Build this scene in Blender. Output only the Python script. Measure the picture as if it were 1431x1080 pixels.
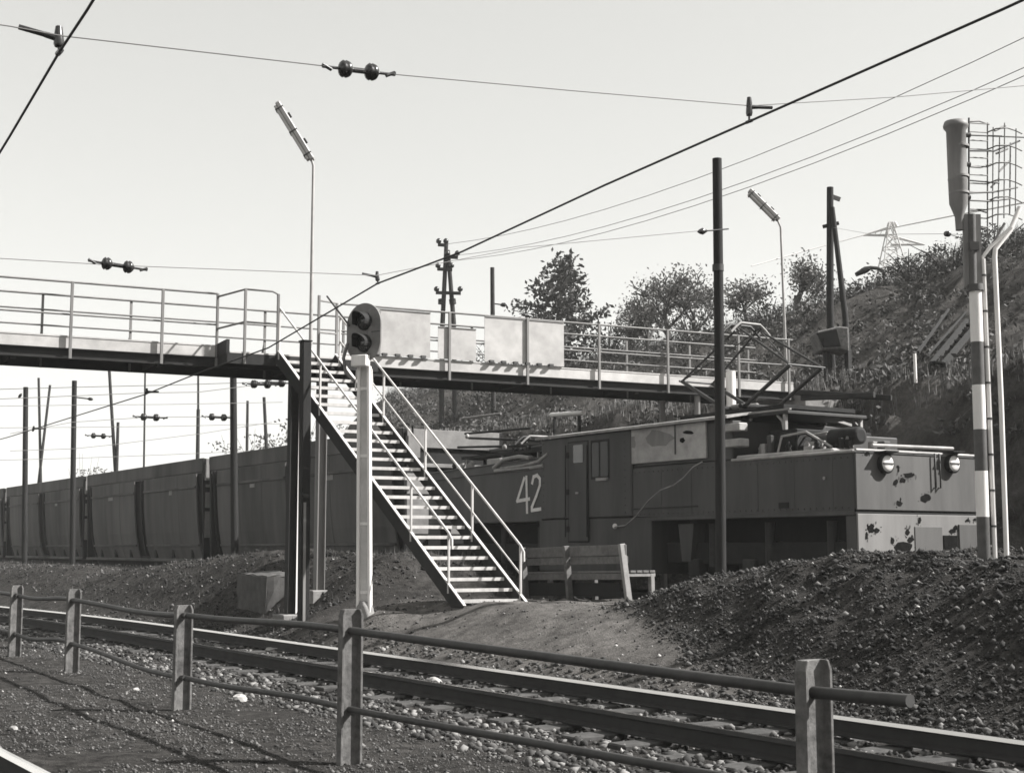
import bpy, bmesh, math, random
import numpy as np
from mathutils import Vector, Matrix

for o in list(bpy.data.objects):
    bpy.data.objects.remove(o)
scene = bpy.context.scene
col = scene.collection
rnd = random.Random(7)
rng = np.random.default_rng(11)

# ------------------------------------------------------------------ camera, sky, sun, exposure
FOC = 1950.0                                   # focal length in photograph pixels (1431 wide)
PITCH = math.atan(226 / FOC)
YAW = math.radians(32.8)                       # tracks run along X; the camera looks left along them
EYE = Vector((0, 0, 1.64))
FH = Vector((-math.cos(YAW), math.sin(YAW), 0))
RT = Vector((math.sin(YAW), math.cos(YAW), 0))
ZU = Vector((0, 0, 1))
FW = FH * math.cos(PITCH) + ZU * math.sin(PITCH)
UP = -FH * math.sin(PITCH) + ZU * math.cos(PITCH)

cd = bpy.data.cameras.new('camera')
cam = bpy.data.objects.new('camera', cd)
col.objects.link(cam)
cam.location = EYE
cam.rotation_euler = (math.pi / 2 + PITCH, 0, math.pi / 2 - YAW)
cd.sensor_width = 36
cd.lens = FOC / 1431 * 36
cd.clip_start = 0.1
cd.clip_end = 6000
scene.camera = cam

SUN = Vector((0.70, 1.0, 1.02)).normalized()   # towards the sun
w = bpy.data.worlds.new('World')
scene.world = w
w.use_nodes = True
nt = w.node_tree
nt.nodes.clear()
sky = nt.nodes.new('ShaderNodeTexSky')
sky.sky_type = 'NISHITA'
sky.sun_disc = False
sky.sun_elevation = math.asin(SUN.z)
sky.sun_rotation = math.atan2(SUN.x, SUN.y)
sky.air_density = 1.0
sky.dust_density = 1.5
sky.ozone_density = 1.0
bw = nt.nodes.new('ShaderNodeRGBToBW')         # black-and-white film: the sky has no colour
tint = nt.nodes.new('ShaderNodeMix')
tint.data_type = 'RGBA'; tint.blend_type = 'MULTIPLY'; tint.inputs[0].default_value = 1
tint.inputs[7].default_value = (1.0, 1.0, 0.965, 1)
bg = nt.nodes.new('ShaderNodeBackground')
bg.inputs[1].default_value = 0.148
wo = nt.nodes.new('ShaderNodeOutputWorld')
nt.links.new(sky.outputs[0], bw.inputs[0])
comp = nt.nodes.new('ShaderNodeMath'); comp.operation = 'POWER'; comp.inputs[1].default_value = 0.5   # thin high haze evens the sky out
nt.links.new(bw.outputs[0], comp.inputs[0])
nt.links.new(comp.outputs[0], tint.inputs[6])
nt.links.new(tint.outputs[2], bg.inputs[0])
nt.links.new(bg.outputs[0], wo.inputs[0])

sd = bpy.data.lights.new('sun', 'SUN')
sd.energy = 3.9
sd.angle = math.radians(1.0)
sd.color = (1.0, 0.985, 0.96)
so = bpy.data.objects.new('sun', sd)
col.objects.link(so)
so.rotation_euler = (-SUN).to_track_quat('-Z', 'Y').to_euler()
scene.view_settings.view_transform = 'Standard'
scene.view_settings.look = 'None'
scene.view_settings.gamma = 1
scene.view_settings.use_curve_mapping = False
scene.view_settings.exposure = 1.68
scene.cycles.filter_width = 1.6

# ------------------------------------------------------------------ photograph pixel + a known plane -> a place
def ray(x, y):
    return RT * ((x - 715.5) / FOC) + UP * ((540 - y) / FOC) + FW
def PX(x, y, X):
    d = ray(x, y); return EYE + d * (X / d.x)
def PY(x, y, Y):
    d = ray(x, y); return EYE + d * (Y / d.y)
def PD(x, y, D):
    d = ray(x, y); return EYE + d * (D / d.dot(FH))
def PH(x, y, h):
    d = ray(x, y); return EYE + d * ((h - EYE.z) / d.z)

# ------------------------------------------------------------------ materials
def V(v):
    v *= 0.78                                  # slow orthochromatic film prints everything a touch dark
    return (v * 1.03, v, v * 0.975, 1)
MATS = {}
def mat(name, lo, hi, scale=3.0, rough=0.8, metal=0.0, bump=0.0, streak=False, big=0.6, island=0.0, spec=0.3):
    m = bpy.data.materials.new(name)
    m.use_nodes = True
    n = m.node_tree.nodes; l = m.node_tree.links
    b = n['Principled BSDF']
    b.inputs['Roughness'].default_value = rough
    b.inputs['Metallic'].default_value = metal
    b.inputs['Specular IOR Level'].default_value = spec
    tc = n.new('ShaderNodeTexCoord')
    oi = n.new('ShaderNodeObjectInfo')
    mu = n.new('ShaderNodeMath'); mu.operation = 'MULTIPLY'; mu.inputs[1].default_value = 37.0
    l.new(oi.outputs['Random'], mu.inputs[0])
    mp = n.new('ShaderNodeMapping')
    if streak:
        mp.inputs['Scale'].default_value = (1, 1, 0.16)
    l.new(tc.outputs['Object'], mp.inputs[0])
    n1 = n.new('ShaderNodeTexNoise'); n1.noise_dimensions = '4D'
    n1.inputs['Scale'].default_value = scale; n1.inputs['Detail'].default_value = 8; n1.inputs['Roughness'].default_value = 0.65
    n2 = n.new('ShaderNodeTexNoise'); n2.noise_dimensions = '4D'
    n2.inputs['Scale'].default_value = scale * 0.17 + 0.1; n2.inputs['Detail'].default_value = 3
    for q in (n1, n2):
        l.new(mp.outputs[0], q.inputs['Vector']); l.new(mu.outputs[0], q.inputs['W'])
    mx = n.new('ShaderNodeMix'); mx.data_type = 'FLOAT'; mx.inputs[0].default_value = big * 0.6
    l.new(n1.outputs['Fac'], mx.inputs[2]); l.new(n2.outputs['Fac'], mx.inputs[3])
    fac = mx.outputs[0]
    if island:
        ge = n.new('ShaderNodeNewGeometry')
        m2 = n.new('ShaderNodeMix'); m2.data_type = 'FLOAT'; m2.inputs[0].default_value = island
        pw = n.new('ShaderNodeMath'); pw.operation = 'POWER'; pw.inputs[1].default_value = {.6: 1.7, .72: 3.0, .78: 5.0}.get(island, 1.7)
        l.new(ge.outputs['Random Per Island'], pw.inputs[0])
        l.new(fac, m2.inputs[2]); l.new(pw.outputs[0], m2.inputs[3])
        fac = m2.outputs[0]
    cr = n.new('ShaderNodeValToRGB')
    e = cr.color_ramp.elements
    if island:
        e[0].position = 0.1; e[1].position = 0.9
    else:
        e[0].position = 0.36; e[1].position = 0.64
    e[0].color = V(lo); e[1].color = V(hi)
    l.new(fac, cr.inputs[0]); l.new(cr.outputs[0], b.inputs['Base Color'])
    if bump:
        bp = n.new('ShaderNodeBump'); bp.inputs['Strength'].default_value = bump; bp.inputs['Distance'].default_value = 0.02
        l.new(n1.outputs['Fac'], bp.inputs['Height']); l.new(bp.outputs[0], b.inputs['Normal'])
    MATS[name] = m
    return m

mat('concrete_post', 0.06, 0.2, 14, 0.9, bump=0.5)
mat('concrete', 0.16, 0.28, 6, 0.9, bump=0.5)
mat('iron_pipe', 0.022, 0.055, 9, 0.6, bump=0.2, spec=0.4)
mat('rail_side', 0.018, 0.04, 6, 0.75, 0.0, bump=0.2)
mat('rail_head', 1.15, 1.22, 3, 0.16, 1.0, spec=0.5)
mat('sleeper_wood', 0.03, 0.085, 9, 0.9, bump=0.6)
mat('dark_wood', 0.01, 0.02, 10, 0.85, bump=0.4, streak=True)
mat('pole_wood', 0.012, 0.024, 10, 0.85, bump=0.4, streak=True)
mat('far_wood', 0.018, 0.04, 6, 0.85)
mat('white_paint', 0.7, 0.92, 8, 0.6, streak=True, bump=0.15)
mat('grey_paint', 0.16, 0.26, 7, 0.6, streak=True, bump=0.15)
mat('stair_paint', 0.42, 0.64, 9, 0.6, streak=True, bump=0.2)
mat('bridge_paint', 0.15, 0.26, 6, 0.6, streak=True, bump=0.15)
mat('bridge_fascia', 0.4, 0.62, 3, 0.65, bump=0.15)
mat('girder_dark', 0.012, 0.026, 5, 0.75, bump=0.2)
mat('board_white', 0.34, 0.56, 2.5, 0.75, bump=0.1)
mat('signal_dark', 0.14, 0.22, 8, 0.55)
mat('band_dark', 0.07, 0.12, 8, 0.6)
mat('lamp_paint', 0.3, 0.42, 8, 0.5)
mat('black_matte', 0.008, 0.014, 8, 0.8)
mat('lens_glass', 0.02, 0.04, 4, 0.12, spec=0.8)
mat('lamp_glass', 0.5, 0.6, 4, 0.3, spec=0.6)
mat('loco_side', 0.024, 0.075, 2.2, 0.55, streak=True, bump=0.12, spec=0.35)
mat('loco_front', 0.07, 0.13, 2.6, 0.6, streak=True, bump=0.12)
mat('loco_front_low', 0.14, 0.24, 2.6, 0.6, streak=True, bump=0.12)
mat('loco_light', 0.2, 0.42, 5, 0.6, bump=0.25)
mat('panel_pale', 0.28, 0.5, 4, 0.6, bump=0.25)
mat('loco_roof', 0.2, 0.42, 5, 0.6, bump=0.2)
mat('rust_dark', 0.005, 0.012, 9, 0.95, bump=0.5, spec=0.05)
mat('rust_mid', 0.04, 0.09, 12, 0.9)
mat('under_dark', 0.006, 0.016, 6, 0.8, bump=0.3)
mat('number_paint', 0.75, 0.95, 14, 0.7)
mat('glass_dark', 0.008, 0.015, 3, 0.2, spec=0.25)
mat('headlight_glass', 0.75, 0.85, 5, 0.25, spec=0.7)
mat('wagon_side', 0.035, 0.135, 1.6, 0.8, streak=True, bump=0.35, big=1.0)
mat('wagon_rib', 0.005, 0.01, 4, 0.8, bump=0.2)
mat('wagon_end', 0.15, 0.26, 4, 0.75, bump=0.25)
mat('insulator', 0.012, 0.03, 10, 0.25, spec=0.6)
mat('wire', 0.02, 0.03, 4, 0.6)
mat('wire_grey', 0.16, 0.2, 4, 0.6)
mat('pylon_hazed', 0.42, 0.5, 2, 0.6)  # steel paled so that the haze of distance sits in its colour
mat('bench_wood', 0.09, 0.18, 12, 0.8, streak=False, bump=0.4)
mat('bench_wood_lit', 0.2, 0.32, 9, 0.7, bump=0.2)  # right end of the bench: sunlight put into a paler wood colour
mat('ballast_stone', 0.018, 0.26, 9, 0.95, island=0.72)
mat('gravel_stone', 0.025, 0.19, 9, 0.95, island=0.6)
mat('block_concrete', 0.06, 0.11, 6, 0.9, bump=0.5)
mat('lump_stone', 0.02, 0.07, 14, 0.95, bump=0.6)
mat('heap_stone', 0.016, 0.17, 9, 0.95, island=0.78)
mat('pale_stone', 0.3, 0.5, 9, 0.9, bump=0.6)
mat('bark', 0.06, 0.12, 8, 0.9, bump=0.4)
mat('leaf_dark', 0.06, 0.15, 3, 0.7, island=0.6)
mat('leaf_grey', 0.17, 0.34, 3, 0.7, island=0.6)
mat('grass_dark', 0.05, 0.15, 3, 0.85, island=0.6)
mat('grass_pale', 0.09, 0.2, 3, 0.85, island=0.6)

# ------------------------------------------------------------------ mesh builder
class MB:
    def __init__(s):
        s.v = []; s.f = []; s.sm = []
    def add(s, vs, fs, smooth=False):
        k = len(s.v)
        s.v += [tuple(q) for q in vs]
        s.f += [tuple(i + k for i in q) for q in fs]
        s.sm += [smooth] * len(fs)
        return s
    def box(s, a, b):
        x0, x1 = sorted((a[0], b[0])); y0, y1 = sorted((a[1], b[1])); z0, z1 = sorted((a[2], b[2]))
        return s.add([(x0,y0,z0),(x1,y0,z0),(x1,y1,z0),(x0,y1,z0),(x0,y0,z1),(x1,y0,z1),(x1,y1,z1),(x0,y1,z1)],
              [(0,3,2,1),(4,5,6,7),(0,1,5,4),(1,2,6,5),(2,3,7,6),(3,0,4,7)])
    def bar(s, p, q, wd, ht, up=(0, 0, 1)):
        p = Vector(p); q = Vector(q); d = (q - p).normalized(); u = Vector(up)
        if abs(d.dot(u)) > 0.98: u = Vector((1, 0, 0))
        r = d.cross(u).normalized(); u = r.cross(d)
        vs = []
        for c in (p, q):
            for a, b in ((-1,-1),(1,-1),(1,1),(-1,1)):
                vs.append(c + r * (a * wd / 2) + u * (b * ht / 2))
        return s.add(vs, [(0,1,2,3),(7,6,5,4),(0,4,5,1),(1,5,6,2),(2,6,7,3),(3,7,4,0)])
    def tube(s, pts, r, n=8, caps=True):
        pts = [Vector(p) for p in pts]
        rs = r if isinstance(r, (list, tuple)) else [r] * len(pts)
        vs = []; fs = []
        pu = None
        for i, p in enumerate(pts):
            d = (pts[min(i + 1, len(pts) - 1)] - pts[max(i - 1, 0)])
            if d.length < 1e-9: d = Vector((0, 0, 1))
            d.normalize()
            u = pu if pu is not None else (Vector((0, 0, 1)) if abs(d.z) < 0.9 else Vector((1, 0, 0)))
            u = (u - d * u.dot(d))
            if u.length < 1e-6: u = d.orthogonal()
            u.normalize(); pu = u
            t = d.cross(u)
            for k in range(n):
                a = 2 * math.pi * k / n
                vs.append(p + (u * math.cos(a) + t * math.sin(a)) * rs[i])
        m = len(pts)
        for i in range(m - 1):
            for k in range(n):
                k2 = (k + 1) % n
                fs.append((i*n+k, i*n+k2, (i+1)*n+k2, (i+1)*n+k))
        s.add(vs, fs, True)
        if caps:
            s.add([vs[k] for k in range(n)], [tuple(range(n))[::-1]])
            s.add([vs[(m-1)*n+k] for k in range(n)], [tuple(range(n))])
        return s
    def prism(s, poly, ext):
        """closed polygon of 3D points pushed along ext"""
        e = Vector(ext); n = len(poly)
        a = [Vector(p) for p in poly]
        vs = a + [p + e for p in a]
        fs = [tuple(range(n))[::-1], tuple(range(n, 2 * n))]
        for i in range(n):
            j = (i + 1) % n
            fs.append((i, j, j + n, i + n))
        return s.add(vs, fs)
    def lathe(s, base, prof, n=16, axis=(0, 0, 1)):
        d = Vector(axis).normalized(); u = d.orthogonal().normalized(); t = d.cross(u); b = Vector(base)
        vs = []; fs = []
        for (r, h) in prof:
            for k in range(n):
                a = 2 * math.pi * k / n
                vs.append(b + d * h + (u * math.cos(a) + t * math.sin(a)) * r)
        for i in range(len(prof) - 1):
            for k in range(n):
                k2 = (k + 1) % n
                fs.append((i*n+k, i*n+k2, (i+1)*n+k2, (i+1)*n+k))
        s.add(vs, fs, True)
        m = len(prof)
        s.add(vs[:n], [tuple(range(n))[::-1]])
        s.add(vs[(m-1)*n:], [tuple(range(n))])
        return s
    def mesh(s, name, m, off=(0, 0, 0), bevel=0.0):
        me = bpy.data.meshes.new(name)
        o = Vector(off)
        me.from_pydata([(v[0]-o.x, v[1]-o.y, v[2]-o.z) for v in s.v], [], s.f)
        me.polygons.foreach_set('use_smooth', s.sm)
        if bevel:
            bm = bmesh.new(); bm.from_mesh(me)
            bmesh.ops.remove_doubles(bm, verts=bm.verts, dist=1e-5)
            ed = [e for e in bm.edges if len(e.link_faces) == 2 and e.calc_face_angle() > 0.6]
            bmesh.ops.bevel(bm, geom=ed, offset=bevel, segments=1, affect='EDGES', clamp_overlap=True)
            bmesh.ops.recalc_face_normals(bm, faces=bm.faces)
            bm.to_mesh(me); bm.free()
        else:
            bm = bmesh.new(); bm.from_mesh(me)
            bmesh.ops.recalc_face_normals(bm, faces=bm.faces)
            bm.to_mesh(me); bm.free()
        me.materials.append(MATS[m])
        return me

OFF = {}
def tag(o, label=None, cat=None, group=None, kind=None):
    if label: o['label'] = label
    if cat: o['category'] = cat
    if group: o['group'] = group
    if kind: o['kind'] = kind
    return o
def thing(name, label, cat, loc, group=None):
    o = bpy.data.objects.new(name, None)
    o.empty_display_size = 0.2
    col.objects.link(o)
    o.location = loc
    OFF[o.name] = Vector(loc)
    return tag(o, label, cat, group)
def part(name, mb, m, parent, bevel=0.0, label=None):
    off = OFF[parent.name]
    o = bpy.data.objects.new(name, mb.mesh(name, m, off, bevel))
    col.objects.link(o)
    o.parent = parent
    OFF[o.name] = off
    if label: o['label'] = label
    return o
def piece(name, me, loc, parent, rotz=0.0):
    """a repeated part that shares mesh data; loc in the world"""
    o = bpy.data.objects.new(name, me)
    col.objects.link(o)
    o.parent = parent
    o.location = Vector(loc) - OFF[parent.name]
    o.rotation_euler = (0, 0, rotz)
    OFF[o.name] = OFF[parent.name]
    return o
def solo(name, mb, m, label, cat, loc=(0, 0, 0), group=None, kind=None, bevel=0.0):
    o = bpy.data.objects.new(name, mb.mesh(name, m, loc, bevel))
    col.objects.link(o)
    o.location = loc
    OFF[o.name] = Vector(loc)
    return tag(o, label, cat, group, kind)

# ------------------------------------------------------------------ ground
def sm(a, b, x):
    t = np.clip((x - a) / (b - a), 0, 1)
    return t * t * (3 - 2 * t)
def vnoise(x, y, seed=0):
    def hsh(i, j):
        n = np.sin(i * 127.1 + j * 311.7 + seed * 74.7) * 43758.5453
        return n - np.floor(n)
    xi = np.floor(x); yi = np.floor(y); fx = x - xi; fy = y - yi
    fx = fx * fx * (3 - 2 * fx); fy = fy * fy * (3 - 2 * fy)
    a = hsh(xi, yi); b = hsh(xi + 1, yi); c = hsh(xi, yi + 1); d = hsh(xi + 1, yi + 1)
    return (a * (1 - fx) + b * fx) * (1 - fy) + (c * (1 - fx) + d * fx) * fy - 0.5
def fbm(x, y, seed=0, oct=4):
    s = 0; a = 1.0
    for k in range(oct):
        s = s + a * vnoise(x * 2 ** k, y * 2 ** k, seed + k); a *= 0.5
    return s
def bend(X):
    """sideways shift of the near track: it swings towards the fence in the distance"""
    X = np.asarray(X, float)
    q = np.clip(-25 - X, 0, 14)
    return -0.0042 * q * q - np.clip(-39 - X, 0, None) * 0.118
def heapw(X, Y):
    xb = np.maximum(-11.3 - 2.6 * (Y - 9.9), -17.0)
    return sm(xb - 0.1, xb + 2.5, X + 0.5 * fbm(X * 0.8, Y * 0.8, 90, 3))
def passw(X, Y):
    return sm(-24.5, -21.5, X) * (1 - heapw(X, Y))
MOUNDS = []                                      # (x, y, rise, spread): made-up ground round the signal and post feet
def height(X, Y):
    z = height0(X, Y)
    for (mx, my, up_, sp_) in MOUNDS:
        z = z + up_ * np.exp(-((np.asarray(X) - mx) ** 2 + (np.asarray(Y) - my) ** 2) / (2 * sp_ * sp_))
    return z
def height0(X, Y):
    X = np.asarray(X, float); Y = np.asarray(Y, float)
    Yb = Y - bend(X) * (Y < 14)
    n1 = fbm(X * 0.5, Y * 0.5, 3); n2 = fbm(X * 2.3, Y * 2.3, 9, 4)
    hw = heapw(X, Y)
    lw = 1 - sm(-24.5, -21.5, X)
    pw = np.clip(1 - hw - lw, 0, 1)
    rough = 0.05 * n1 + 0.05 * n2 * sm(5.5, 9, Y)
    z = rough * (0.6 + 0.6 * sm(10, 12, Y))
    # foreground dirt a little churned
    z = z + 0.03 * fbm(X * 1.7, Y * 1.7, 15, 2) * sm(7, 4, Y)
    # track bed
    bed = sm(6.0, 6.9, Yb) * (1 - sm(9.9, 10.7, Yb))
    z = z * (1 - 0.8 * bed) - 0.05 * bed
    top_l = 1.02 + 0.5 * sm(-40, -30, X)
    up = sm(10.0, 13.0, Yb)
    dn = 1 - sm(14.6, 16.0, Y)
    bank = lw * top_l * up + pw * (0.76 + .06 * n1 + .03 * fbm(X * 3, Y * 3, 33, 3)) * np.clip((Y - 9.6) / 2.1, 0, 1) + hw * (1.36 + 0.16 * n1 + 0.1 * sm(-14, -9, X)) * sm(9.7, 13.0, Y)
    bank = bank + 0.10 * n1 * up * (lw + hw) + 0.12 * fbm(X * 1.3, Y * 1.3, 60, 5) * up * (lw + hw) + 0.10 * n2 * up * hw
    form = 0.5
    z = z + np.where(Y < 14.6, bank, bank * dn + form * (1 - dn))
    hf = sm(-62, -48, X + 1.9 * (Y - 24) * (Y > 24))
    hill = 5.0 * sm(20.9, 24.4, Y + 0.9 * n1) + (5.3 + 1.9 * sm(-48, -20, X)) * sm(27, 42, Y + 1.2 * n1) + 0.35 * n1 + 0.2 * n2
    z = z + hf * sm(20.6, 21.5, Y) * hill
    z = z + 5 * sm(80, 600, Y) * sm(-300, -60, X)
    return z
for (px_, py_, Y_) in ((509, 860, 10.5), (424, 868, 10.5)):
    q = PY(px_, py_, Y_)
    MOUNDS.append((q.x, q.y + .15, max(0, q.z + .02 - float(height(np.array([q.x]), np.array([q.y]))[0])), .55))
def axis(parts):
    out = []
    for a, b, st in parts:
        n = max(1, int(round((b - a) / st)))
        out += [a + (b - a) * i / n for i in range(n)]
    out.append(parts[-1][1])
    return np.array(out)
gx = axis([(-2500,-800,170),(-800,-300,50),(-300,-120,10),(-120,-62,1.2),(-62,-32,0.5),(-32,-4,0.16),(-4,20,1.0),(20,120,10),(120,900,80)])
gy = axis([(-600,-100,60),(-100,-10,9),(-10,0,0.8),(0,15.5,0.15),(15.5,28,0.35),(28,60,0.9),(60,160,6),(160,700,50),(700,3000,200)])
GX, GY = np.meshgrid(gx, gy)
GZ = height(GX, GY)
nx, ny = len(gx), len(gy)
vv = np.stack([GX.ravel(), GY.ravel(), GZ.ravel()], 1)
ii = np.arange(nx * ny).reshape(ny, nx)
ff = np.stack([ii[:-1,:-1].ravel(), ii[:-1,1:].ravel(), ii[1:,1:].ravel(), ii[1:,:-1].ravel()], 1)
me = bpy.data.meshes.new('ground')
me.from_pydata(vv.tolist(), [], ff.tolist())
me.polygons.foreach_set('use_smooth', [True] * len(ff))
# soil kinds: trodden path, coal-dark heaps and banks, hillside
at = me.attributes.new('path', 'FLOAT', 'POINT')
pth = passw(GX, GY) * sm(9.7, 10.1, GY) * (1 - sm(13.0, 15.0, GY)) * sm(-23.2, -21.0, GX - 0.9 * (GY - 11.5))
at.data.foreach_set('value', pth.ravel())
at = me.attributes.new('bank', 'FLOAT', 'POINT')
bk = np.clip(heapw(GX, GY) + 1 - sm(-24.5, -21.5, GX), 0, 1) * sm(9.6, 10.6, GY)
at.data.foreach_set('value', bk.ravel())
at = me.attributes.new('hill', 'FLOAT', 'POINT')
at.data.foreach_set('value', sm(20, 22, GY).ravel())

at = me.attributes.new('pale', 'FLOAT', 'POINT')  # sunlit stretch of the slope, painted in as paler ground
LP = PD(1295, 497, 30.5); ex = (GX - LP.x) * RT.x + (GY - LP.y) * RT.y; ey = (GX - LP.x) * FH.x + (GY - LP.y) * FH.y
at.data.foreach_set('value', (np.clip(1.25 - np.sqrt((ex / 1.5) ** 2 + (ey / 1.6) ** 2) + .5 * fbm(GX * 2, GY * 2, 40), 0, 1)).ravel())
gm = bpy.data.materials.new('soil')
gm.use_nodes = True
n = gm.node_tree.nodes; l = gm.node_tree.links
b = n['Principled BSDF']; b.inputs['Roughness'].default_value = 0.95; b.inputs['Specular IOR Level'].default_value = 0.1
geo = n.new('ShaderNodeNewGeometry')
def noise(scale, detail=6, rough=0.6):
    q = n.new('ShaderNodeTexNoise'); q.inputs['Scale'].default_value = scale
    q.inputs['Detail'].default_value = detail; q.inputs['Roughness'].default_value = rough
    l.new(geo.outputs['Position'], q.inputs['Vector']); return q
def ramp(src, a, c, p0=0.35, p1=0.65):
    q = n.new('ShaderNodeValToRGB'); q.color_ramp.elements[0].position = p0; q.color_ramp.elements[1].position = p1
    q.color_ramp.elements[0].color = V(a); q.color_ramp.elements[1].color = V(c); l.new(src, q.inputs[0]); return q
def mixc(fac, a, c):
    q = n.new('ShaderNodeMix'); q.data_type = 'RGBA'; l.new(fac, q.inputs[0]); l.new(a, q.inputs[6]); l.new(c, q.inputs[7]); return q.outputs[2]
def attr(nm):
    q = n.new('ShaderNodeAttribute'); q.attribute_name = nm; return q.outputs['Fac']
nA = noise(9, 9, 0.7); nB = noise(0.8, 5); nC = noise(38, 6, 0.7)
dirt = ramp(noise(5, 10, 0.78).outputs['Fac'], 0.018, 0.1, .38, .62)
path_c = ramp(noise(3.5, 10, 0.75).outputs['Fac'], 0.10, 0.26, .36, .64)
bank_c = ramp(noise(6, 10, 0.78).outputs['Fac'], 0.014, 0.10, .38, .62)
hill_c = ramp(noise(1.4, 10, 0.8).outputs['Fac'], 0.025, 0.16)
c1 = mixc(attr('path'), dirt.outputs[0], path_c.outputs[0])
c2 = mixc(attr('bank'), c1, bank_c.outputs[0])
c3 = mixc(attr('hill'), c2, hill_c.outputs[0])
c3 = mixc(attr('pale'), c3, ramp(nA.outputs['Fac'], 0.08, 0.2).outputs[0])  # mixes the painted sunlit patch into the hillside colour
mv = n.new('ShaderNodeMix'); mv.data_type = 'RGBA'; mv.blend_type = 'MULTIPLY'; mv.inputs[0].default_value = 1
l.new(c3, mv.inputs[6]); l.new(ramp(nB.outputs['Fac'], 0.7, 1.2, 0.3, 0.7).outputs[0], mv.inputs[7])
l.new(mv.outputs[2], b.inputs['Base Color'])
ad = n.new('ShaderNodeMath'); l.new(nA.outputs['Fac'], ad.inputs[0]); l.new(nC.outputs['Fac'], ad.inputs[1])
bp = n.new('ShaderNodeBump'); bp.inputs['Strength'].default_value = 0.9; bp.inputs['Distance'].default_value = 0.05
l.new(ad.outputs[0], bp.inputs['Height']); l.new(bp.outputs[0], b.inputs['Normal'])
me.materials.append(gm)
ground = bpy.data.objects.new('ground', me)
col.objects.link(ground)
tag(ground, 'dark uneven railway ground with trodden path, slag heaps and grassy hillside', kind='structure')
def gz(x, y):
    return float(height(np.array([x]), np.array([y]))[0])

def on_ground(px, py, d0=4.0, d1=60.0):
    n_ = 1200; dd = np.linspace(d0, d1, n_); r_ = ray(px, py); k = 1 / r_.dot(FH)
    P = np.array([[EYE.x + r_.x * k * d, EYE.y + r_.y * k * d, EYE.z + r_.z * k * d] for d in dd])
    hit = np.nonzero(height(P[:, 0], P[:, 1]) >= P[:, 2])[0]
    return Vector(P[hit[0]]) if len(hit) else Vector(P[-1])

# ------------------------------------------------------------------ near track
def rail_mesh(path, hz):
    """rail section swept along a list of (x, y)"""
    prof = [(-0.07,-0.17),(0.07,-0.17),(0.07,-0.155),(0.012,-0.135),(0.012,-0.045),(0.036,-0.036),(0.036,-0.030),(0.016,0),(-0.016,0),(-0.036,-0.030),(-0.036,-0.036),(-0.012,-0.045),(-0.012,-0.135),(-0.07,-0.155)]
    mb = MB(); k = len(prof); vs = []; fs = []
    for i, (x, y) in enumerate(path):
        x2, y2 = path[min(i+1, len(path)-1)]; x1, y1 = path[max(i-1, 0)]
        d = Vector((x2-x1, y2-y1, 0)).normalized(); nrm = Vector((-d.y, d.x, 0))
        for a, h in prof: vs.append(Vector((x, y, hz + h)) + nrm * a)
    for i in range(len(path)-1):
        for j in range(k):
            j2 = (j+1) % k
            fs.append((i*k+j, i*k+j2, (i+1)*k+j2, (i+1)*k+j))
    mb.add(vs, fs)
    mb.add(vs[:k], [tuple(range(k))]); mb.add(vs[-k:], [tuple(range(k))[::-1]])
    return mb
def make_track(name, label, x0, x1, ya, yb, hz, bendf, sleepers, step=0.66, swell=0.0):
    t = thing(name, label, 'railway track', ((x0+x1)/2, (ya+yb)/2, hz - 0.2))
    tag(t, kind='structure')
    for y in (ya, yb):
        m = int(abs(x1-x0)/1.0)
        pts = [(x0+(x1-x0)*i/m, y + float(bendf(x0+(x1-x0)*i/m))) for i in range(m+1)]
        r = part('rail', rail_mesh(pts, hz), 'rail_side', t)
        me = r.data; me.materials.append(MATS['rail_head'])
        for p in me.polygons:                       # running surface and gauge corner are worn bright
            if p.index < m * 14 and p.index % 14 in ((7, 8) if y == yb else (6, 7)): p.material_index = 1
    if sleepers:
        sb = MB().box((-0.125,-1.25,-0.16),(0.125,1.25,0)).mesh('sleeper', 'sleeper_wood', (0,0,0), 0.012)
        a, b2 = sleepers
        x = a
        while x < b2:
            yc = (ya+yb)/2 + float(bendf(x))
            piece('sleeper', sb, (x + rnd.uniform(-.03,.03), yc + rnd.uniform(-.04,.04), hz - 0.182 + rnd.uniform(-.02, .004)), t, rnd.uniform(-.03,.03))
            x += step
    return t
make_track('railway_track', 'worn track on timber sleepers crossing behind the pipe fence', -120, 40, 7.78, 9.28, 0.17, bend, (-46, -3))
make_track('railway_track', 'track with pale shiny rail in front of the fence', -90, 30, 1.03, 2.54, 0.17, lambda x: 0, (-14, -2))
make_track('railway_track', 'track under the electric locomotive and its wagons', -140, 30, 17.75, 19.25, 0.75, lambda x: 0, (-34, -12))

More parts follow.
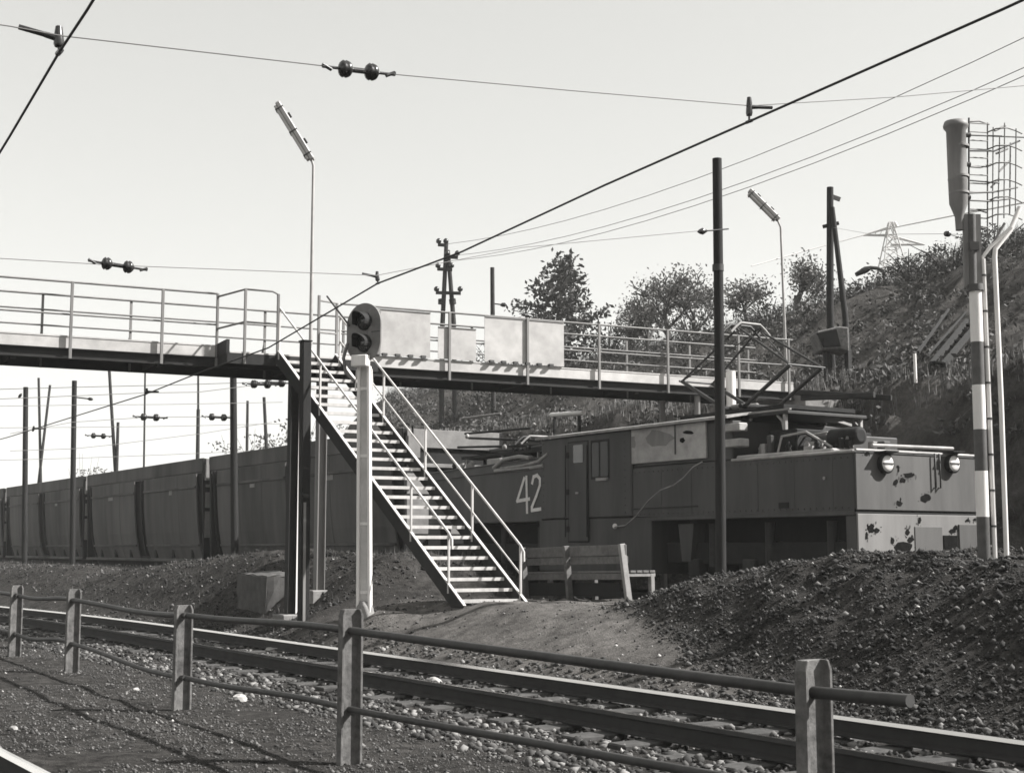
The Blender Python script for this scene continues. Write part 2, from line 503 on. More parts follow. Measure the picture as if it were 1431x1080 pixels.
# ------------------------------------------------------------------ loose stones (nobody could count them)
ico = bmesh.new(); bmesh.ops.create_icosphere(ico, subdivisions=1, radius=1.0)
ICO_V0 = np.array([v.co[:] for v in ico.verts]); ICO_F0 = np.array([[v.index for v in f.verts] for f in ico.faces]); ico.free()
OCT_V = np.array([[1,0,0],[-1,0,0],[0,1,0],[0,-1,0],[0,0,1],[0,0,-1]], float); OCT_F = np.array([[0,2,4],[2,1,4],[1,3,4],[3,0,4],[2,0,5],[1,2,5],[3,1,5],[0,3,5]])
def stones(name, xy, size, m, label, sink=0.3, fine=False):
    ICO_V, ICO_F = (OCT_V, OCT_F) if fine else (ICO_V0, ICO_F0)
    xy = np.array(xy); k = len(xy); size = np.array(size)
    nvx = len(ICO_V)
    jit = 1 + 0.8 * (rng.random((k, nvx, 1)) - 0.5)
    ax = 0.6 + 0.7 * rng.random((k, 1, 3)); ax[:, :, 2] *= 0.75
    ang = rng.random(k) * 6.28
    P = ICO_V[None] * jit * ax * size[:, None, None]
    c, s_ = np.cos(ang)[:, None], np.sin(ang)[:, None]
    x = P[..., 0] * c - P[..., 1] * s_; y = P[..., 0] * s_ + P[..., 1] * c
    z0 = height(xy[:, 0], xy[:, 1]) + size * (0.75 - sink) * 0.6
    vs = np.stack([x + xy[:, :1], y + xy[:, 1:], P[..., 2] + z0[:, None]], -1).reshape(-1, 3)
    fs = (ICO_F[None] + (np.arange(k) * nvx)[:, None, None]).reshape(-1, 3)
    me = bpy.data.meshes.new(name)
    me.vertices.add(len(vs)); me.vertices.foreach_set('co', vs.ravel())
    me.loops.add(fs.size); me.loops.foreach_set('vertex_index', fs.ravel())
    me.polygons.add(len(fs)); me.polygons.foreach_set('loop_start', np.arange(0, fs.size, 3)); me.polygons.foreach_set('loop_total', np.full(len(fs), 3))
    me.update(calc_edges=True); me.validate()
    me.materials.append(MATS[m])
    o = bpy.data.objects.new(name, me); col.objects.link(o)
    return tag(o, label, 'stones', kind='stuff')
def scatter(k, x0, x1, y0, y1, near=1.4, clump=0.0, seed=0):
    """more of them towards the camera, where single stones show"""
    u = rng.random(k) ** near
    X = x1 + (x0 - x1) * u
    Y = y0 + (y1 - y0) * rng.random(k)
    if clump:
        keep = fbm(X * 0.9, Y * 0.9, seed) + rng.random(k) * 0.5 > clump
        X, Y = X[keep], Y[keep]
    return np.stack([X, Y], 1)
A = scatter(30000, -60, -3, 6.0, 10.4, 1.5)
A[:, 1] += bend(A[:, 0])
stones('ballast', A, 0.014 + 0.032 * rng.random(len(A)) ** 2, 'ballast_stone', 'grey ballast stones around the rails of the middle track')
A = scatter(60000, -40, -4, 2.7, 6.2, 1.5, 0.12, 5)
stones('gravel', A, 0.003 + 0.008 * rng.random(len(A)) + 0.02 * rng.random(len(A)) ** 12, 'gravel_stone', 'loose gravel scattered over the dirt around the fence', fine=True)
A = scatter(95000, -17.2, -3, 9.7, 14.8, 1.1)
A = A[heapw(A[:, 0], A[:, 1]) > 0.25 * rng.random(len(A)) + 0.05]
stones('slag', A, 0.006 + 0.013 * rng.random(len(A)) ** 2 + 0.04 * rng.random(len(A)) ** 18, 'heap_stone', 'dark slag lumps covering the heap beside the locomotive', fine=True)
A = scatter(26000, -60, -19, 10.2, 15, 1.6, 0.0, 8)
A = A[(A[:, 0] < -23) | (rng.random(len(A)) < 0.12)]
stones('rubble', A, 0.007 + 0.05 * rng.random(len(A)) ** 7, 'heap_stone', 'dark rubble on the bank below the wagons', fine=True)

A = scatter(110, -16.5, -4, 10.2, 14.4, 1.0)
A = A[heapw(A[:, 0], A[:, 1]) > .5]
stones('slag_lumps', A, 0.03 + 0.04 * rng.random(len(A)) ** 2, 'lump_stone', 'larger half-buried dark lumps in the heap beside the locomotive', sink=.75)
def blades(name, xy, hgt, wid, m, label, lean=0.35):
    xy = np.array(xy); k = len(xy)
    z = height(xy[:, 0], xy[:, 1]) - 0.02
    h = hgt * (0.5 + rng.random(k)); a = rng.random(k) * 6.28; ln = lean * h * rng.random(k); la = rng.random(k) * 6.28
    dx, dy = np.cos(a) * wid, np.sin(a) * wid
    p0 = np.stack([xy[:, 0] - dx, xy[:, 1] - dy, z], 1); p1 = np.stack([xy[:, 0] + dx, xy[:, 1] + dy, z], 1)
    p2 = np.stack([xy[:, 0] + np.cos(la) * ln, xy[:, 1] + np.sin(la) * ln, z + h], 1)
    vs = np.stack([p0, p1, p2], 1).reshape(-1, 3)
    fs = np.arange(3 * k).reshape(-1, 3)
    me = bpy.data.meshes.new(name)
    me.vertices.add(len(vs)); me.vertices.foreach_set('co', vs.ravel())
    me.loops.add(fs.size); me.loops.foreach_set('vertex_index', fs.ravel())
    me.polygons.add(k); me.polygons.foreach_set('loop_start', np.arange(0, fs.size, 3)); me.polygons.foreach_set('loop_total', np.full(k, 3))
    me.update(calc_edges=True)
    me.materials.append(MATS[m])
    o = bpy.data.objects.new(name, me); col.objects.link(o)
    return tag(o, label, 'grass', kind='stuff')
A = scatter(110000, -85, 4, 21, 44, 1.0, -0.1, 21)
A = A[A[:, 0] > -46 - 1.9 * (A[:, 1] - 24)]
blades('hillside_grass', A, 0.11, 0.012, 'grass_dark', 'dark rough grass and scrub covering the hillside behind the train')
A = scatter(5200, -17, -3, 9.9, 14.8, 1.0, 0.25, 55)
A = A[heapw(A[:, 0], A[:, 1]) > .3]
blades('heap_weeds', A, 0.07, 0.005, 'grass_dark', 'sparse dry weeds on the slag heap')
A = scatter(5000, -30, -4, 2.7, 6.4, 1.3, 0.22, 56)
blades('track_weeds', A, 0.045, 0.004, 'grass_dark', 'sparse dry weeds on the dirt along the fence')
A = scatter(14000, -40, 4, 23.6, 26.8, 1.0, 0.0, 4)
blades('terrace_grass', A, 0.3, 0.014, 'grass_pale', 'pale dry grass on the ledge of the hillside')
A = scatter(9000, -60, -21, 10.4, 15.5, 1.5, 0.1, 31)
A = A[A[:, 0] < -23]
blades('bank_grass', A, 0.12, 0.008, 'grass_dark', 'short dry grass on the bank in front of the wagons')
A = scatter(45000, -85, 4, 38.5, 45, 1.0, 0.0, 77)
A = A[A[:, 0] > -46 - 1.9 * (A[:, 1] - 24)]
blades('crest_scrub', A, 0.75, 0.008, 'grass_dark', 'twiggy scrub along the top of the hillside', 0.5)

def scrub(name, xy, m, label, rad, hgt, per, ls):
    xy = np.array(xy); k = len(xy)
    R_ = rad * (0.4 + rng.random(k) * 1.0)
    c = np.repeat(np.stack([xy[:, 0], xy[:, 1], height(xy[:, 0], xy[:, 1])], 1), per, 0)
    rr = np.repeat(R_, per)[:, None]
    g = rng.normal(size=(k * per, 3)) * .5
    p = c + g * rr * np.array([1, 1, .0]) + np.stack([0 * rr[:, 0], 0 * rr[:, 0], np.abs(g[:, 2]) * rr[:, 0] * hgt + .03], 1)
    u = rng.normal(size=p.shape); u /= np.linalg.norm(u, axis=1)[:, None]
    v = np.cross(u, rng.normal(size=p.shape)); v /= np.linalg.norm(v, axis=1)[:, None]
    sz = (ls * (.5 + rng.random(len(p))))[:, None]
    vs = np.stack([p - u * sz, p + v * sz * .45, p + u * sz, p - v * sz * .45], 1).reshape(-1, 3)
    fs = np.arange(len(vs)).reshape(-1, 4)
    me = bpy.data.meshes.new(name)
    me.vertices.add(len(vs)); me.vertices.foreach_set('co', vs.ravel())
    me.loops.add(fs.size); me.loops.foreach_set('vertex_index', fs.ravel())
    me.polygons.add(len(fs)); me.polygons.foreach_set('loop_start', np.arange(0, fs.size, 4)); me.polygons.foreach_set('loop_total', np.full(len(fs), 4))
    me.update(calc_edges=True); me.materials.append(MATS[m])
    o = bpy.data.objects.new(name, me); col.objects.link(o)
    return tag(o, label, 'scrub', kind='stuff')
A = scatter(3600, -85, 4, 21.2, 44, 1.0, -0.02, 121)
A = A[A[:, 0] > -46 - 1.9 * (A[:, 1] - 24)]
scrub('hillside_scrub', A, 'grass_dark', 'tangled low brush clumps on the hillside behind the train', .55, .75, 40, .075)
A = scatter(420, -80, 4, 39, 45, 1.0, -0.1, 122)
A = A[A[:, 0] > -46 - 1.9 * (A[:, 1] - 24)]
scrub('crest_brush', A, 'leaf_dark', 'dense brush along the top of the hillside', .6, .9, 60, .07)
A = scatter(3500, -22, -11, 9.8, 13.6, 1.0, 0.0, 130)
stones('path_grit', A, 0.005 + 0.02 * rng.random(len(A)) ** 6, 'ballast_stone', 'small grit trodden into the path', fine=True)

A = np.concatenate([scatter(420, -16.8, -4, 10, 14.6, 1.0), scatter(300, -30, -4, 2.9, 7.4, 1.3), scatter(160, -40, -20, 10.3, 14, 1.2), scatter(140, -40, -4, 9.6, 10.3, 1.2)])
stones('pale_chips', A, 0.007 + 0.022 * rng.random(len(A)) ** 3, 'pale_stone', 'stray pale chips of stone lying on the dark ground', fine=True)

# ------------------------------------------------------------------ pipe fence in front
def fence():
    t = thing('pipe_fence', 'concrete post fence with two bent iron pipe rails beside the track', 'fence', (-14, 5.0, 0))
    posts = [(-27.4, 5.45, 1.05), (-22.17, 5.30, 1.08), (-18.98, 5.28, 1.10), (-14.04, 5.03, 1.06), (-9.92, 4.90, 1.17), (-4.94, 4.90, 1.11)]
    W, D, T = 0.18, 0.042, 0.035
    pr = [(-T,-W/2),(D,-W/2),(D,-W/2+0.022),(0,-W/2+0.03),(0,W/2-0.03),(D,W/2-0.022),(D,W/2),(-T,W/2)]
    for (x, y, h) in posts:
        g = gz(x, y) - 0.3
        mb = MB(); k = len(pr); vs = []; fs = []
        for (zz, sc) in ((g, 1.05), (h - 0.05, 1.0), (h, 0.80)):
            for (a, b2) in pr: vs.append((x + a * (1 if zz < h else 0.9), y + b2 * sc, zz))
        for i in range(2):
            for j in range(k): fs.append((i*k+j, i*k+(j+1) % k, (i+1)*k+(j+1) % k, (i+1)*k+j))
        fs.append(tuple(range(2*k, 3*k)))
        mb.add(vs, fs)
        part('post', mb, 'concrete_post', t, 0.004)
    top = [PY(2, 828, 5.36).z, PY(22, 831, 5.3).z, PY(102, 838, 5.28).z, PY(255, 859, 5.03).z, PY(492, 881, 4.9).z, PY(1137, 967, 4.9).z]
    bot = [PY(2, 880, 5.36).z, PY(22, 885, 5.3).z, PY(102, 899, 5.28).z, PY(255, 946, 5.03).z, PY(492, 992, 4.9).z, PY(1137, 1108, 4.9).z]
    top[0] = top[1]; bot[0] = bot[1]
    sag = [(0,.0), (-.02,-.03), (-.03,.02), (-.0,-.015), (.015,.0)]
    for lev, zs, r in (('top', top, 0.030), ('bottom', bot, 0.026)):
        for i in range(len(posts) - 1):
            a = Vector((posts[i][0] - .12, posts[i][1], zs[i])); c = Vector((posts[i+1][0] + .12, posts[i+1][1], zs[i+1]))
            if i == 4 and lev == 'top': c = PY(1272, 979, 4.88)
            pts = []
            for k in range(9):
                q = k / 8
                p = a.lerp(c, q)
                p.z += math.sin(math.pi * q) * sag[i][0] + math.sin(2 * math.pi * q) * sag[i][1] * (0.6 if lev == 'top' else 1)
                p.y += math.sin(math.pi * q) * 0.02 + (0.012 if i % 2 else -0.012)
                pts.append(p)
            if i == 4:
                z1 = zs[5]
                pts = [a.lerp(Vector((posts[5][0], posts[5][1], z1)), k/6) for k in range(7)] + ([c] if lev == 'top' else [Vector((-4.4, 4.9, z1 - .02))])
            part('rail', MB().tube(pts, r, 10), 'iron_pipe', t)
fence()

# ------------------------------------------------------------------ overhead wires
def insul(mb, c, d, s=1.0):
    """a pair of ribbed bells along d"""
    d = Vector(d).normalized(); c = Vector(c)
    for k in (-1, 1):
        mb.lathe(c + d * (k * 0.13 * s) - d * 0.06 * s, [(0.02*s, -.01*s), (0.062*s, 0.008*s), (0.078*s, 0.028*s), (0.064*s, 0.042*s), (0.078*s, 0.058*s), (0.07*s, 0.085*s), (0.055*s, 0.1*s), (0.02*s, 0.125*s)], 12, d)
    mb.tube([c - d * 0.36 * s, c + d * 0.36 * s], 0.014 * s, 6)
    mb.tube([c - d * 0.12 * s, c + d * 0.12 * s], 0.026 * s, 8)
    for k in (-1, 1):
        mb.tube([c + d * k * 0.36 * s + Vector((0, 0, .02*s)), c + d * k * 0.27 * s + Vector((0, 0, -.02*s))], 0.017 * s, 5)
def hanger(mb, top, foot, side, s=1.0):
    """T-shaped insulated hanger: clamp on the wire, bell above it, arm out to the side"""
    top = Vector(top); foot = Vector(foot); side = Vector(side).normalized()
    mb.tube([foot - Vector((.05, 0, 0)) * s, foot + Vector((.05, 0, 0)) * s], 0.022 * s, 8)
    mb.tube([foot, foot.lerp(top, 0.35)], 0.014 * s, 6)
    mb.tube([foot.lerp(top, 0.3), foot.lerp(top, 0.45), top, top + Vector((0, 0, .06*s))], [0.035*s, 0.042*s, 0.034*s, 0.026*s], 10)
    mid = foot.lerp(top, 0.75)
    mb.tube([mid, mid + side * 0.10 * s, mid + side * 0.11 * s, mid + side * 0.30 * s], [0.03*s, 0.024*s, 0.022*s, 0.022*s], 8)

cw = thing('contact_wire', 'thick dark contact wire climbing from under the footbridge to the upper right', 'overhead wire', (-16, 8.5, 5))
wpts = [PY(1500, -32, 8.5), PY(1400, 14, 8.5), PY(1047, 170, 8.5), PY(845, 259, 8.5), PY(645, 352, 8.5), PY(528, 396, 8.5), PY(375, 486, 8.5), PY(278, 521, 8.5), PY(203, 551, 8.5), PY(110, 580, 8.5), PY(14, 610, 8.5), Vector((-60, 8.2, 4.4)), Vector((-110, 6, 4.5))]
wpts.insert(0, Vector((20, 8.5, 5.6)))
part('wire', MB().tube(wpts, 0.0125, 6), 'wire', cw)
mb = MB()
hanger(mb, PY(1047, 143, 8.5), PY(1047, 170, 8.5), (0.35, 1, 0.05), 0.75); part('hanger', mb, 'insulator', cw)
mb = MB(); hanger(mb, PY(527, 384, 8.5), PY(528, 396, 8.5), (0, -1, .1), 0.75); part('hanger', mb, 'insulator', cw)
mb = MB(); hanger(mb, PY(205, 546, 8.5), PY(203, 551, 8.5), (0, 1, .05), 0.8); part('hanger', mb, 'insulator', cw)
mb = MB(); hanger(mb, PY(47, 598, 8.5), PY(46, 602, 8.5), (0, 1, .05), 0.8); part('hanger', mb, 'insulator', cw)

c0 = thing('contact_wire', 'contact wire slanting steeply through the upper left corner', 'overhead wire', (-10, 2.5, 4.9))
p1 = PD(122, 14, 8.6); p2 = PD(14, 190, 10.8)
d = (p2 - p1)
part('wire', MB().tube([p1 - d * 3, p1, PD(83, 73, 9.35), p2, p2 + d * 8], 0.0095, 6), 'wire', c0)
mb = MB(); hanger(mb, PD(82, 48, 9.35), PD(83, 73, 9.35), (-.25, -1, 0.2), 0.9); part('hanger', mb, 'insulator', c0)

def span(label, pts, ins, r=0.006, m='wire', s=1.0):
    c = pts[len(pts)//2]
    t = thing('span_wire', label, 'overhead wire', c)
    part('wire', MB().tube(pts, r, 5), m, t)
    for (a, bdir) in ins:
        mb = MB(); insul(mb, a, bdir, s); part('insulator', mb, 'insulator', t)
    return t
i1 = PX(502, 99, -9.2)
span('thin span wire with a double insulator crossing the top of the sky',
     [PX(-160, 12, -9.3), PX(14, 37, -9.3), PX(83, 50, -9.3), PX(440, 91, -9.2), i1, PX(560, 105, -9.2), PX(800, 127, -9.2), PX(1047, 148, -9.2), PX(1250, 136, -9.2), PX(1431, 120, -9.2), PX(1700, 92, -9.2)],
     [(i1, PX(560, 105, -9.2) - PX(440, 91, -9.2))], 0.0045, 'wire_grey', 0.85)
i2 = PX(165, 371, -16.45)
span('thin span wire with a double insulator above the footbridge, tied to the timber pole',
     [PX(-200, 350, -16.45), PX(14, 362, -16.45), i2, PX(350, 378, -16.45), PX(526, 385, -16.45), PX(730, 346, -16.45), PX(975, 323, -16.45), PX(1001, 321, -16.45)],
     [(i2, (0, 1, -0.05))], 0.005, 'wire_grey', 1.0)
i3 = PX(365, 537, -30.5); 
span('sagging span wire with dark insulators seen under the footbridge landing',
     [PX(-60, 560, -30.5), PX(203, 549, -30.5), PX(277, 548, -30.5), i3, PX(405, 536, -30.5), PX(440, 545, -30.5)],
     [(i3, (0, 1, 0.04)), (PX(385, 535, -30.5), (0, 1, .04))], 0.008, 'wire_grey', 1.3)
span('span wire with insulators strung between the far left poles',
     [PX(14, 606, -36), PX(100, 590, -36), PX(205, 583, -36), PX(330, 582, -36)],
     [(PX(210, 583, -36), (0, 1, 0)), (PX(305, 583, -36), (0, 1, 0))], 0.008, 'wire_grey', 1.3)
span('low span wire with a small insulator low between the left poles',
     [PX(14, 630, -44), PX(103, 627, -44), PX(160, 621, -44), PX(280, 606, -44), PX(380, 590, -44)],
     [(PX(138, 609, -44), (0, 1, 0))], 0.009, 'wire_grey', 1.2)

for (ya, yb, yc, XX, lab) in ((545, 541, 533, -26.2, 'fine wire crossing highest between the left poles under the deck'), (568, 566, 562, -33, 'fine wire crossing midway between the left poles'), (598, 597, 592, -40, 'fine wire just below the midway wire at the left poles'), (644, 640, 628, -52, 'lowest fine wire just above the far wagons')):
    span(lab, [PX(-40, ya, XX), PX(110, yb, XX), PX(240, (yb + yc) / 2 + 1, XX), PX(395, yc, XX)], [], .006 * abs(XX) / 30, 'wire_grey')

# ------------------------------------------------------------------ poles
def pole(name, label, foot, top, r, m='pole_wood', taper=0.85, n=10, extra=None, group=None, square=False):
    foot = Vector(foot); top = Vector(top)
    t = thing(name, label, 'pole', foot, group)
    mb = MB()
    if square:
        mb.bar(foot - Vector((0, 0, .4)), top, r * 2, r * 2, (1, 0, 0))
        part('shaft', mb, m, t, 0.015)
    else:
        mid = foot.lerp(top, 0.5) + Vector((rnd.uniform(-.012, .012), rnd.uniform(-.012, .012), 0))
        mb.tube([foot - Vector((0, 0, .4)), foot, mid, top], [r, r, r * (1 + taper) / 2, r * taper], n)
        part('shaft', mb, m, t)
    return t

# timber pole by the staircase
f0 = PY(424, 868, 10.5); t0 = PD(427, 478, (f0 - EYE).dot(FH))
p = pole('timber_pole', 'thick dark square timber post between the signal and the bridge legs', f0, t0, 0.085, 'dark_wood', square=True)
part('sunlit_strip', MB().bar(f0 + Vector((0.088, -.03, 0)), f0.lerp(t0, .42) + Vector((0.088, -.03, 0)), 0.012, 0.05, (0, 1, 0)), 'grey_paint', p)  # sunlit edge of the post, put in as a paler strip
part('cap', MB().box((t0.x-.1, t0.y-.1, t0.z+.003), (t0.x+.1, t0.y+.1, t0.z+.03)), 'dark_wood', p, .008)
# tall timber pole in front of the locomotive
f1 = PY(1007, 797, 14.5); t1 = PD(1002, 222, (f1 - EYE).dot(FH))
f1.z -= 0.5
p = pole('timber_pole', 'tall round dark timber pole standing in front of the locomotive', f1, t1, 0.085, 'dark_wood', 0.9)
a = PX(975, 324, -16.45); c = PX(1018, 320, -16.45)
mb = MB().tube([a, c], 0.012, 6); part('bracket_rod', mb, 'wire', p)
mb = MB(); mb.lathe(a, [(0.012, 0), (0.04, .05), (.055, .1), (.03, .16), (.012, .2)], 10, c - a); part('insulator', mb, 'insulator', p)
mb = MB().tube([f1.lerp(t1, .74), f1.lerp(t1, .755)], .092, 12); part('band', mb, 'iron_pipe', p)

# poles on the left, in front of and behind the wagons
def lp(label, xt, yt, xb, yb, Y, wpx, m='far_wood', hook=None):
    ft = PY(xb, yb, Y); D = (ft - EYE).dot(FH)
    tp = PD(xt, yt, D)
    g = gz(ft.x, ft.y)
    r = wpx / 2 / FOC * D
    if ft.z > g:
        d_ = (tp - ft) / max(tp.z - ft.z, .1); ft = ft - d_ * (ft.z - g)
    p = pole('timber_pole', label, ft, tp, r, m, 0.85)
    if hook:
        for (hx, hy, hx2) in hook:
            q0 = PD(hx, hy, D); q1 = PD(hx2, hy + 3, D)
            mb = MB().tube([q0, q1], 0.012 * D / 25, 6); part('bracket_rod', mb, 'wire', p)
            mb = MB(); mb.lathe(q1, [(0.01, 0), (.05, .03), (.06, .12), (.02, .2)], 8, q0 - q1); part('insulator', mb, 'insulator', p)
    return p
lp('leftmost dark pole in front of the wagons', 36, 541, 34, 793, 13.2, 8, 'dark_wood', [(28, 553, 26)])
lp('dark pole in front of the second gap of the wagons, with a short bracket arm', 104, 532, 101, 793, 13.4, 8, 'dark_wood', [(105, 555, 130)])
lp('stout dark pole before the wagons, right under the bridge deck', 326, 527, 328, 775, 14.2, 11, 'dark_wood')
def vpole(label, legs, Y):
    ft = PY(legs[0][2], legs[0][3], Y); D = (ft - EYE).dot(FH); ft.z = gz(ft.x, ft.y)
    t = thing('timber_pole', label, 'pole', ft)
    for (xt, yt, xb, yb, wpx) in legs:
        q = PD(xb, yb, D); tp = PD(xt, yt, D); r = wpx / 2 / FOC * D
        q2 = q + (q - tp) * ((q.z - ft.z + .3) / max(.2, tp.z - q.z)) if q.z > ft.z else q
        part('leg', MB().tube([q2, q, tp], [r, r, r * .85], 8), 'far_wood', t)
    return t
vpole('pair of thin poles crossing in a V above the farthest wagon', [(54, 528, 57, 672, 4), (70, 538, 58, 640, 4)], 23)
vpole('slanting thin pole with a short stub beside it behind the wagons', [(152, 505, 161, 655, 5), (165, 590, 163, 655, 5)], 23)
vpole('very thin straight pole behind the wagons under the bridge', [(203, 508, 201, 660, 3)], 24)
vpole('pole with a thin upper half and thick lower half behind the wagons', [(277, 512, 277, 575, 3.4), (277, 572, 276, 655, 6)], 23)
vpole('short thin pole among the distant bushes left of the bridge legs', [(346, 560, 345, 640, 4.5)], 30)
vpole('short leaning pole among the distant bushes beside the bridge legs', [(369, 555, 373, 640, 5.5)], 30)
# pole behind the white boards
q = PD(690, 520, 62); tp = PD(688, 374, 62)
p = pole('timber_pole', 'plain pole standing up behind the white boards of the footbridge', (q.x, q.y, gz(q.x, q.y)), tp, 0.115, 'far_wood')
mb = MB().tube([PD(686, 424, 62), PD(703, 426, 62)], .03, 6); part('bracket_rod', mb, 'wire', p)
mb = MB(); mb.lathe(PD(699, 426, 62), [(.02, 0), (.09, .08), (.1, .2), (.02, .3)], 8, RT); part('insulator', mb, 'insulator', p)
# telegraph pole with arms
q = PD(617, 520, 66); g = gz(q.x, q.y)
t = thing('telegraph_pole', 'A-shaped telegraph pole with short cross arms behind the footbridge boards', 'pole', (q.x, q.y, g))
part('leg', MB().tube([Vector((q.x, q.y, g - .3)), PD(618, 460, 66), PD(624, 335, 66)], [.13, .12, .1], 8), 'far_wood', t)
q2 = PD(637, 520, 66)
part('leg', MB().tube([q2 + Vector((0, 0, -4)), PD(634, 450, 66), PD(626, 350, 66)], [.13, .12, .1], 8), 'far_wood', t)
for (xa, xb, yy) in ((612, 624, 342), (624, 640, 359), (611, 632, 376), (609, 644, 409)):
    mb = MB().bar(PD(xa, yy, 65.8), PD(xb, yy + 1, 65.8), .14, .14); ar = part('cross_arm', mb, 'far_wood', t)
    for xx in (xa + 1, xb - 1):
        c_ = PD(xx, yy - 3, 65.8)
        part('insulator', MB().lathe(c_, [(.05, -.05), (.13, 0), (.13, .12), (.05, .2)], 8), 'insulator', ar)
for xx in (617, 632):
    part('band', MB().tube([PD(xx, 418, 66), PD(xx + (0 if xx < 620 else 1), 425, 66)], .17, 8), 'far_wood', t)
# power lines from that pole to the upper right
for (ya, ye, lab) in ((341, 40, 'topmost faint power line in the sky right of the telegraph pole'), (358, 84, 'middle faint power line in the sky right of the telegraph pole'), (365, 96, 'lowest faint power line in the sky right of the telegraph pole')):
    a = PD(626, ya, 65.5); e = PD(1500, ye - 20, 30); pts = []
    for k in range(22):
        s_ = k / 12; q = a.lerp(e, s_); q.z -= 4 * s_ * (1 - s_) * 0.9 if s_ < 1 else 0; pts.append(q)
    solo('power_line', MB().tube(pts, 0.011, 5), 'wire_grey', lab, 'power line', tuple(a))
# A-frame pole on the hillside
q = PD(1160, 432, 41); g = gz(q.x, q.y)
t = thing('timber_pole', 'A-frame timber pole standing on the right-hand hillside', 'pole', (q.x, q.y, g))
part('leg', MB().tube([(q.x, q.y, min(g, q.z) - .3), PD(1160, 432, 41), PD(1160, 262, 41)], [.12, .11, .1], 10), 'dark_wood', t)
q2 = PD(1188, 548, 40.2)
part('leg', MB().tube([q2 - Vector((0, 0, .4)), PD(1181, 440, 40.5), PD(1163, 290, 40.9)], [.1, .09, .07], 10), 'dark_wood', t)
part('bracket', MB().bar(PD(1150, 317, 41), PD(1172, 312, 41), .08, .1), 'dark_wood', t)
part('bracket', MB().bar(PD(1160, 274, 41), PD(1174, 279, 41), .09, .12), 'wire_grey', t)
# far lattice tower
def pylon():
    D = 260
    base = PD(1248, 420, D)
    t = thing('lattice_tower', 'pale distant high-voltage lattice tower beyond the hillside', 'pylon', base)
    mb = MB(); hw = 3.4
    top = PD(1250, 311, D)
    H = top.z - base.z
    def leg(sx, sy, f):
        ww = hw * (1 - f) + .35 * f
        return Vector((base.x, base.y, base.z + H * f)) + RT * (sx * ww) + FH * (sy * ww)
    for sx in (-1, 1):
        for sy in (-1, 1):
            mb.tube([leg(sx, sy, 0), leg(sx, sy, 1)], .16, 4)
    for k in range(6):
        f0_, f1_ = k / 6, (k + 1) / 6
        for sy in (-1, 1):
            mb.tube([leg(-1, sy, f0_), leg(1, sy, f1_)], .09, 4); mb.tube([leg(1, sy, f0_), leg(-1, sy, f1_)], .09, 4)
            mb.tube([leg(-1, sy, f1_), leg(1, sy, f1_)], .09, 4)
    part('lattice_mast', mb, 'pylon_hazed', t)
    for (xa, ya) in ((1206, 329), (1292, 342)):
        mb = MB(); tip = PD(xa, ya, D); c_ = Vector((base.x, base.y, tip.z))
        for dz in (0, 1.6):
            for sy in (-.6, .6):
                mb.tube([tip, c_ + FH * sy + Vector((0, 0, dz))], .15, 4)
        for k in range(1, 5):
            q = tip.lerp(c_, k / 5); mb.tube([q, tip.lerp(c_ + Vector((0, 0, 1.6)), (k + .5) / 5)], .07, 4)
        part('cross_arm', mb, 'pylon_hazed', t)
    mb = MB().tube([PD(1249, 311, D), PD(1253, 318, D)], .5, 5); part('peak', mb, 'pylon_hazed', t)
pylon()
solo('power_line', MB().tube([PD(1050, 372, 240), PD(1120, 352, 250), PD(1206, 329, 259), PD(1250, 318, 259), PD(1330, 302, 200), PD(1450, 280, 150), PD(1700, 225, 110)], .1, 4), 'pylon_hazed', 'faint power line hung on the distant lattice tower', 'power line', tuple(PD(1206, 329, 259)))

# ------------------------------------------------------------------ footbridge
B0 = PD(340, 518, 26.6); B1 = PD(1000, 546, 31.4)
bd = Vector((B1.x - B0.x, B1.y - B0.y, 0)); bd.normalize()
bn = Vector((bd.y, -bd.x, 0))                    # towards +X, the side we see
ZB = 5.06                                        # underside of the girders
def bpt(t, s=0.0, z=0.0):
    return Vector((B0.x, B0.y, 0)) + bd * t + bn * s + Vector((0, 0, ZB + z))
def bt(px, s=0.0):
    """how far along the bridge a photograph column lies"""
    lo, hi = -20.0, 30.0
    for _ in range(50):
        m_ = (lo + hi) / 2; d_ = bpt(m_, s, .5) - EYE
        if 715.5 + FOC * d_.dot(RT) / d_.dot(FW) < px: lo = m_
        else: hi = m_
    return lo
BW_ = 1.45
T0, T1 = -15.0, bt(1108)
br = thing('footbridge', 'steel footbridge with pipe railings crossing above the train', 'footbridge', bpt((T0+T1)/2, -BW_/2, 0))
for s_ in (0, -BW_):
    mb = MB()
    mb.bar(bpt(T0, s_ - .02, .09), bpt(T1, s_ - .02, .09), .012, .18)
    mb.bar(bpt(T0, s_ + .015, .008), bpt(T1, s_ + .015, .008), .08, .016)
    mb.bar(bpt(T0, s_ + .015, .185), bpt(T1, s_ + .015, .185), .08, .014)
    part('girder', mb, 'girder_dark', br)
    tl0, tl1 = bt(303), bt(472)
    mb = MB()
    if s_ == 0:
        mb.bar(bpt(T0, .004, .30), bpt(tl0, .004, .30), .008, .2); mb.bar(bpt(tl1, .004, .30), bpt(T1, .004, .30), .008, .2)
        mb.bar(bpt(T0, .0, .415), bpt(tl0, .0, .415), .035, .025); mb.bar(bpt(tl1, .0, .415), bpt(T1, .0, .415), .035, .025)
    else:
        mb.bar(bpt(T0, s_, .30), bpt(T1, s_, .30), .008, .2)
        mb.bar(bpt(T0, s_, .415), bpt(T1, s_, .415), .035, .025)
    part('kick_plate', mb, 'bridge_fascia', br)
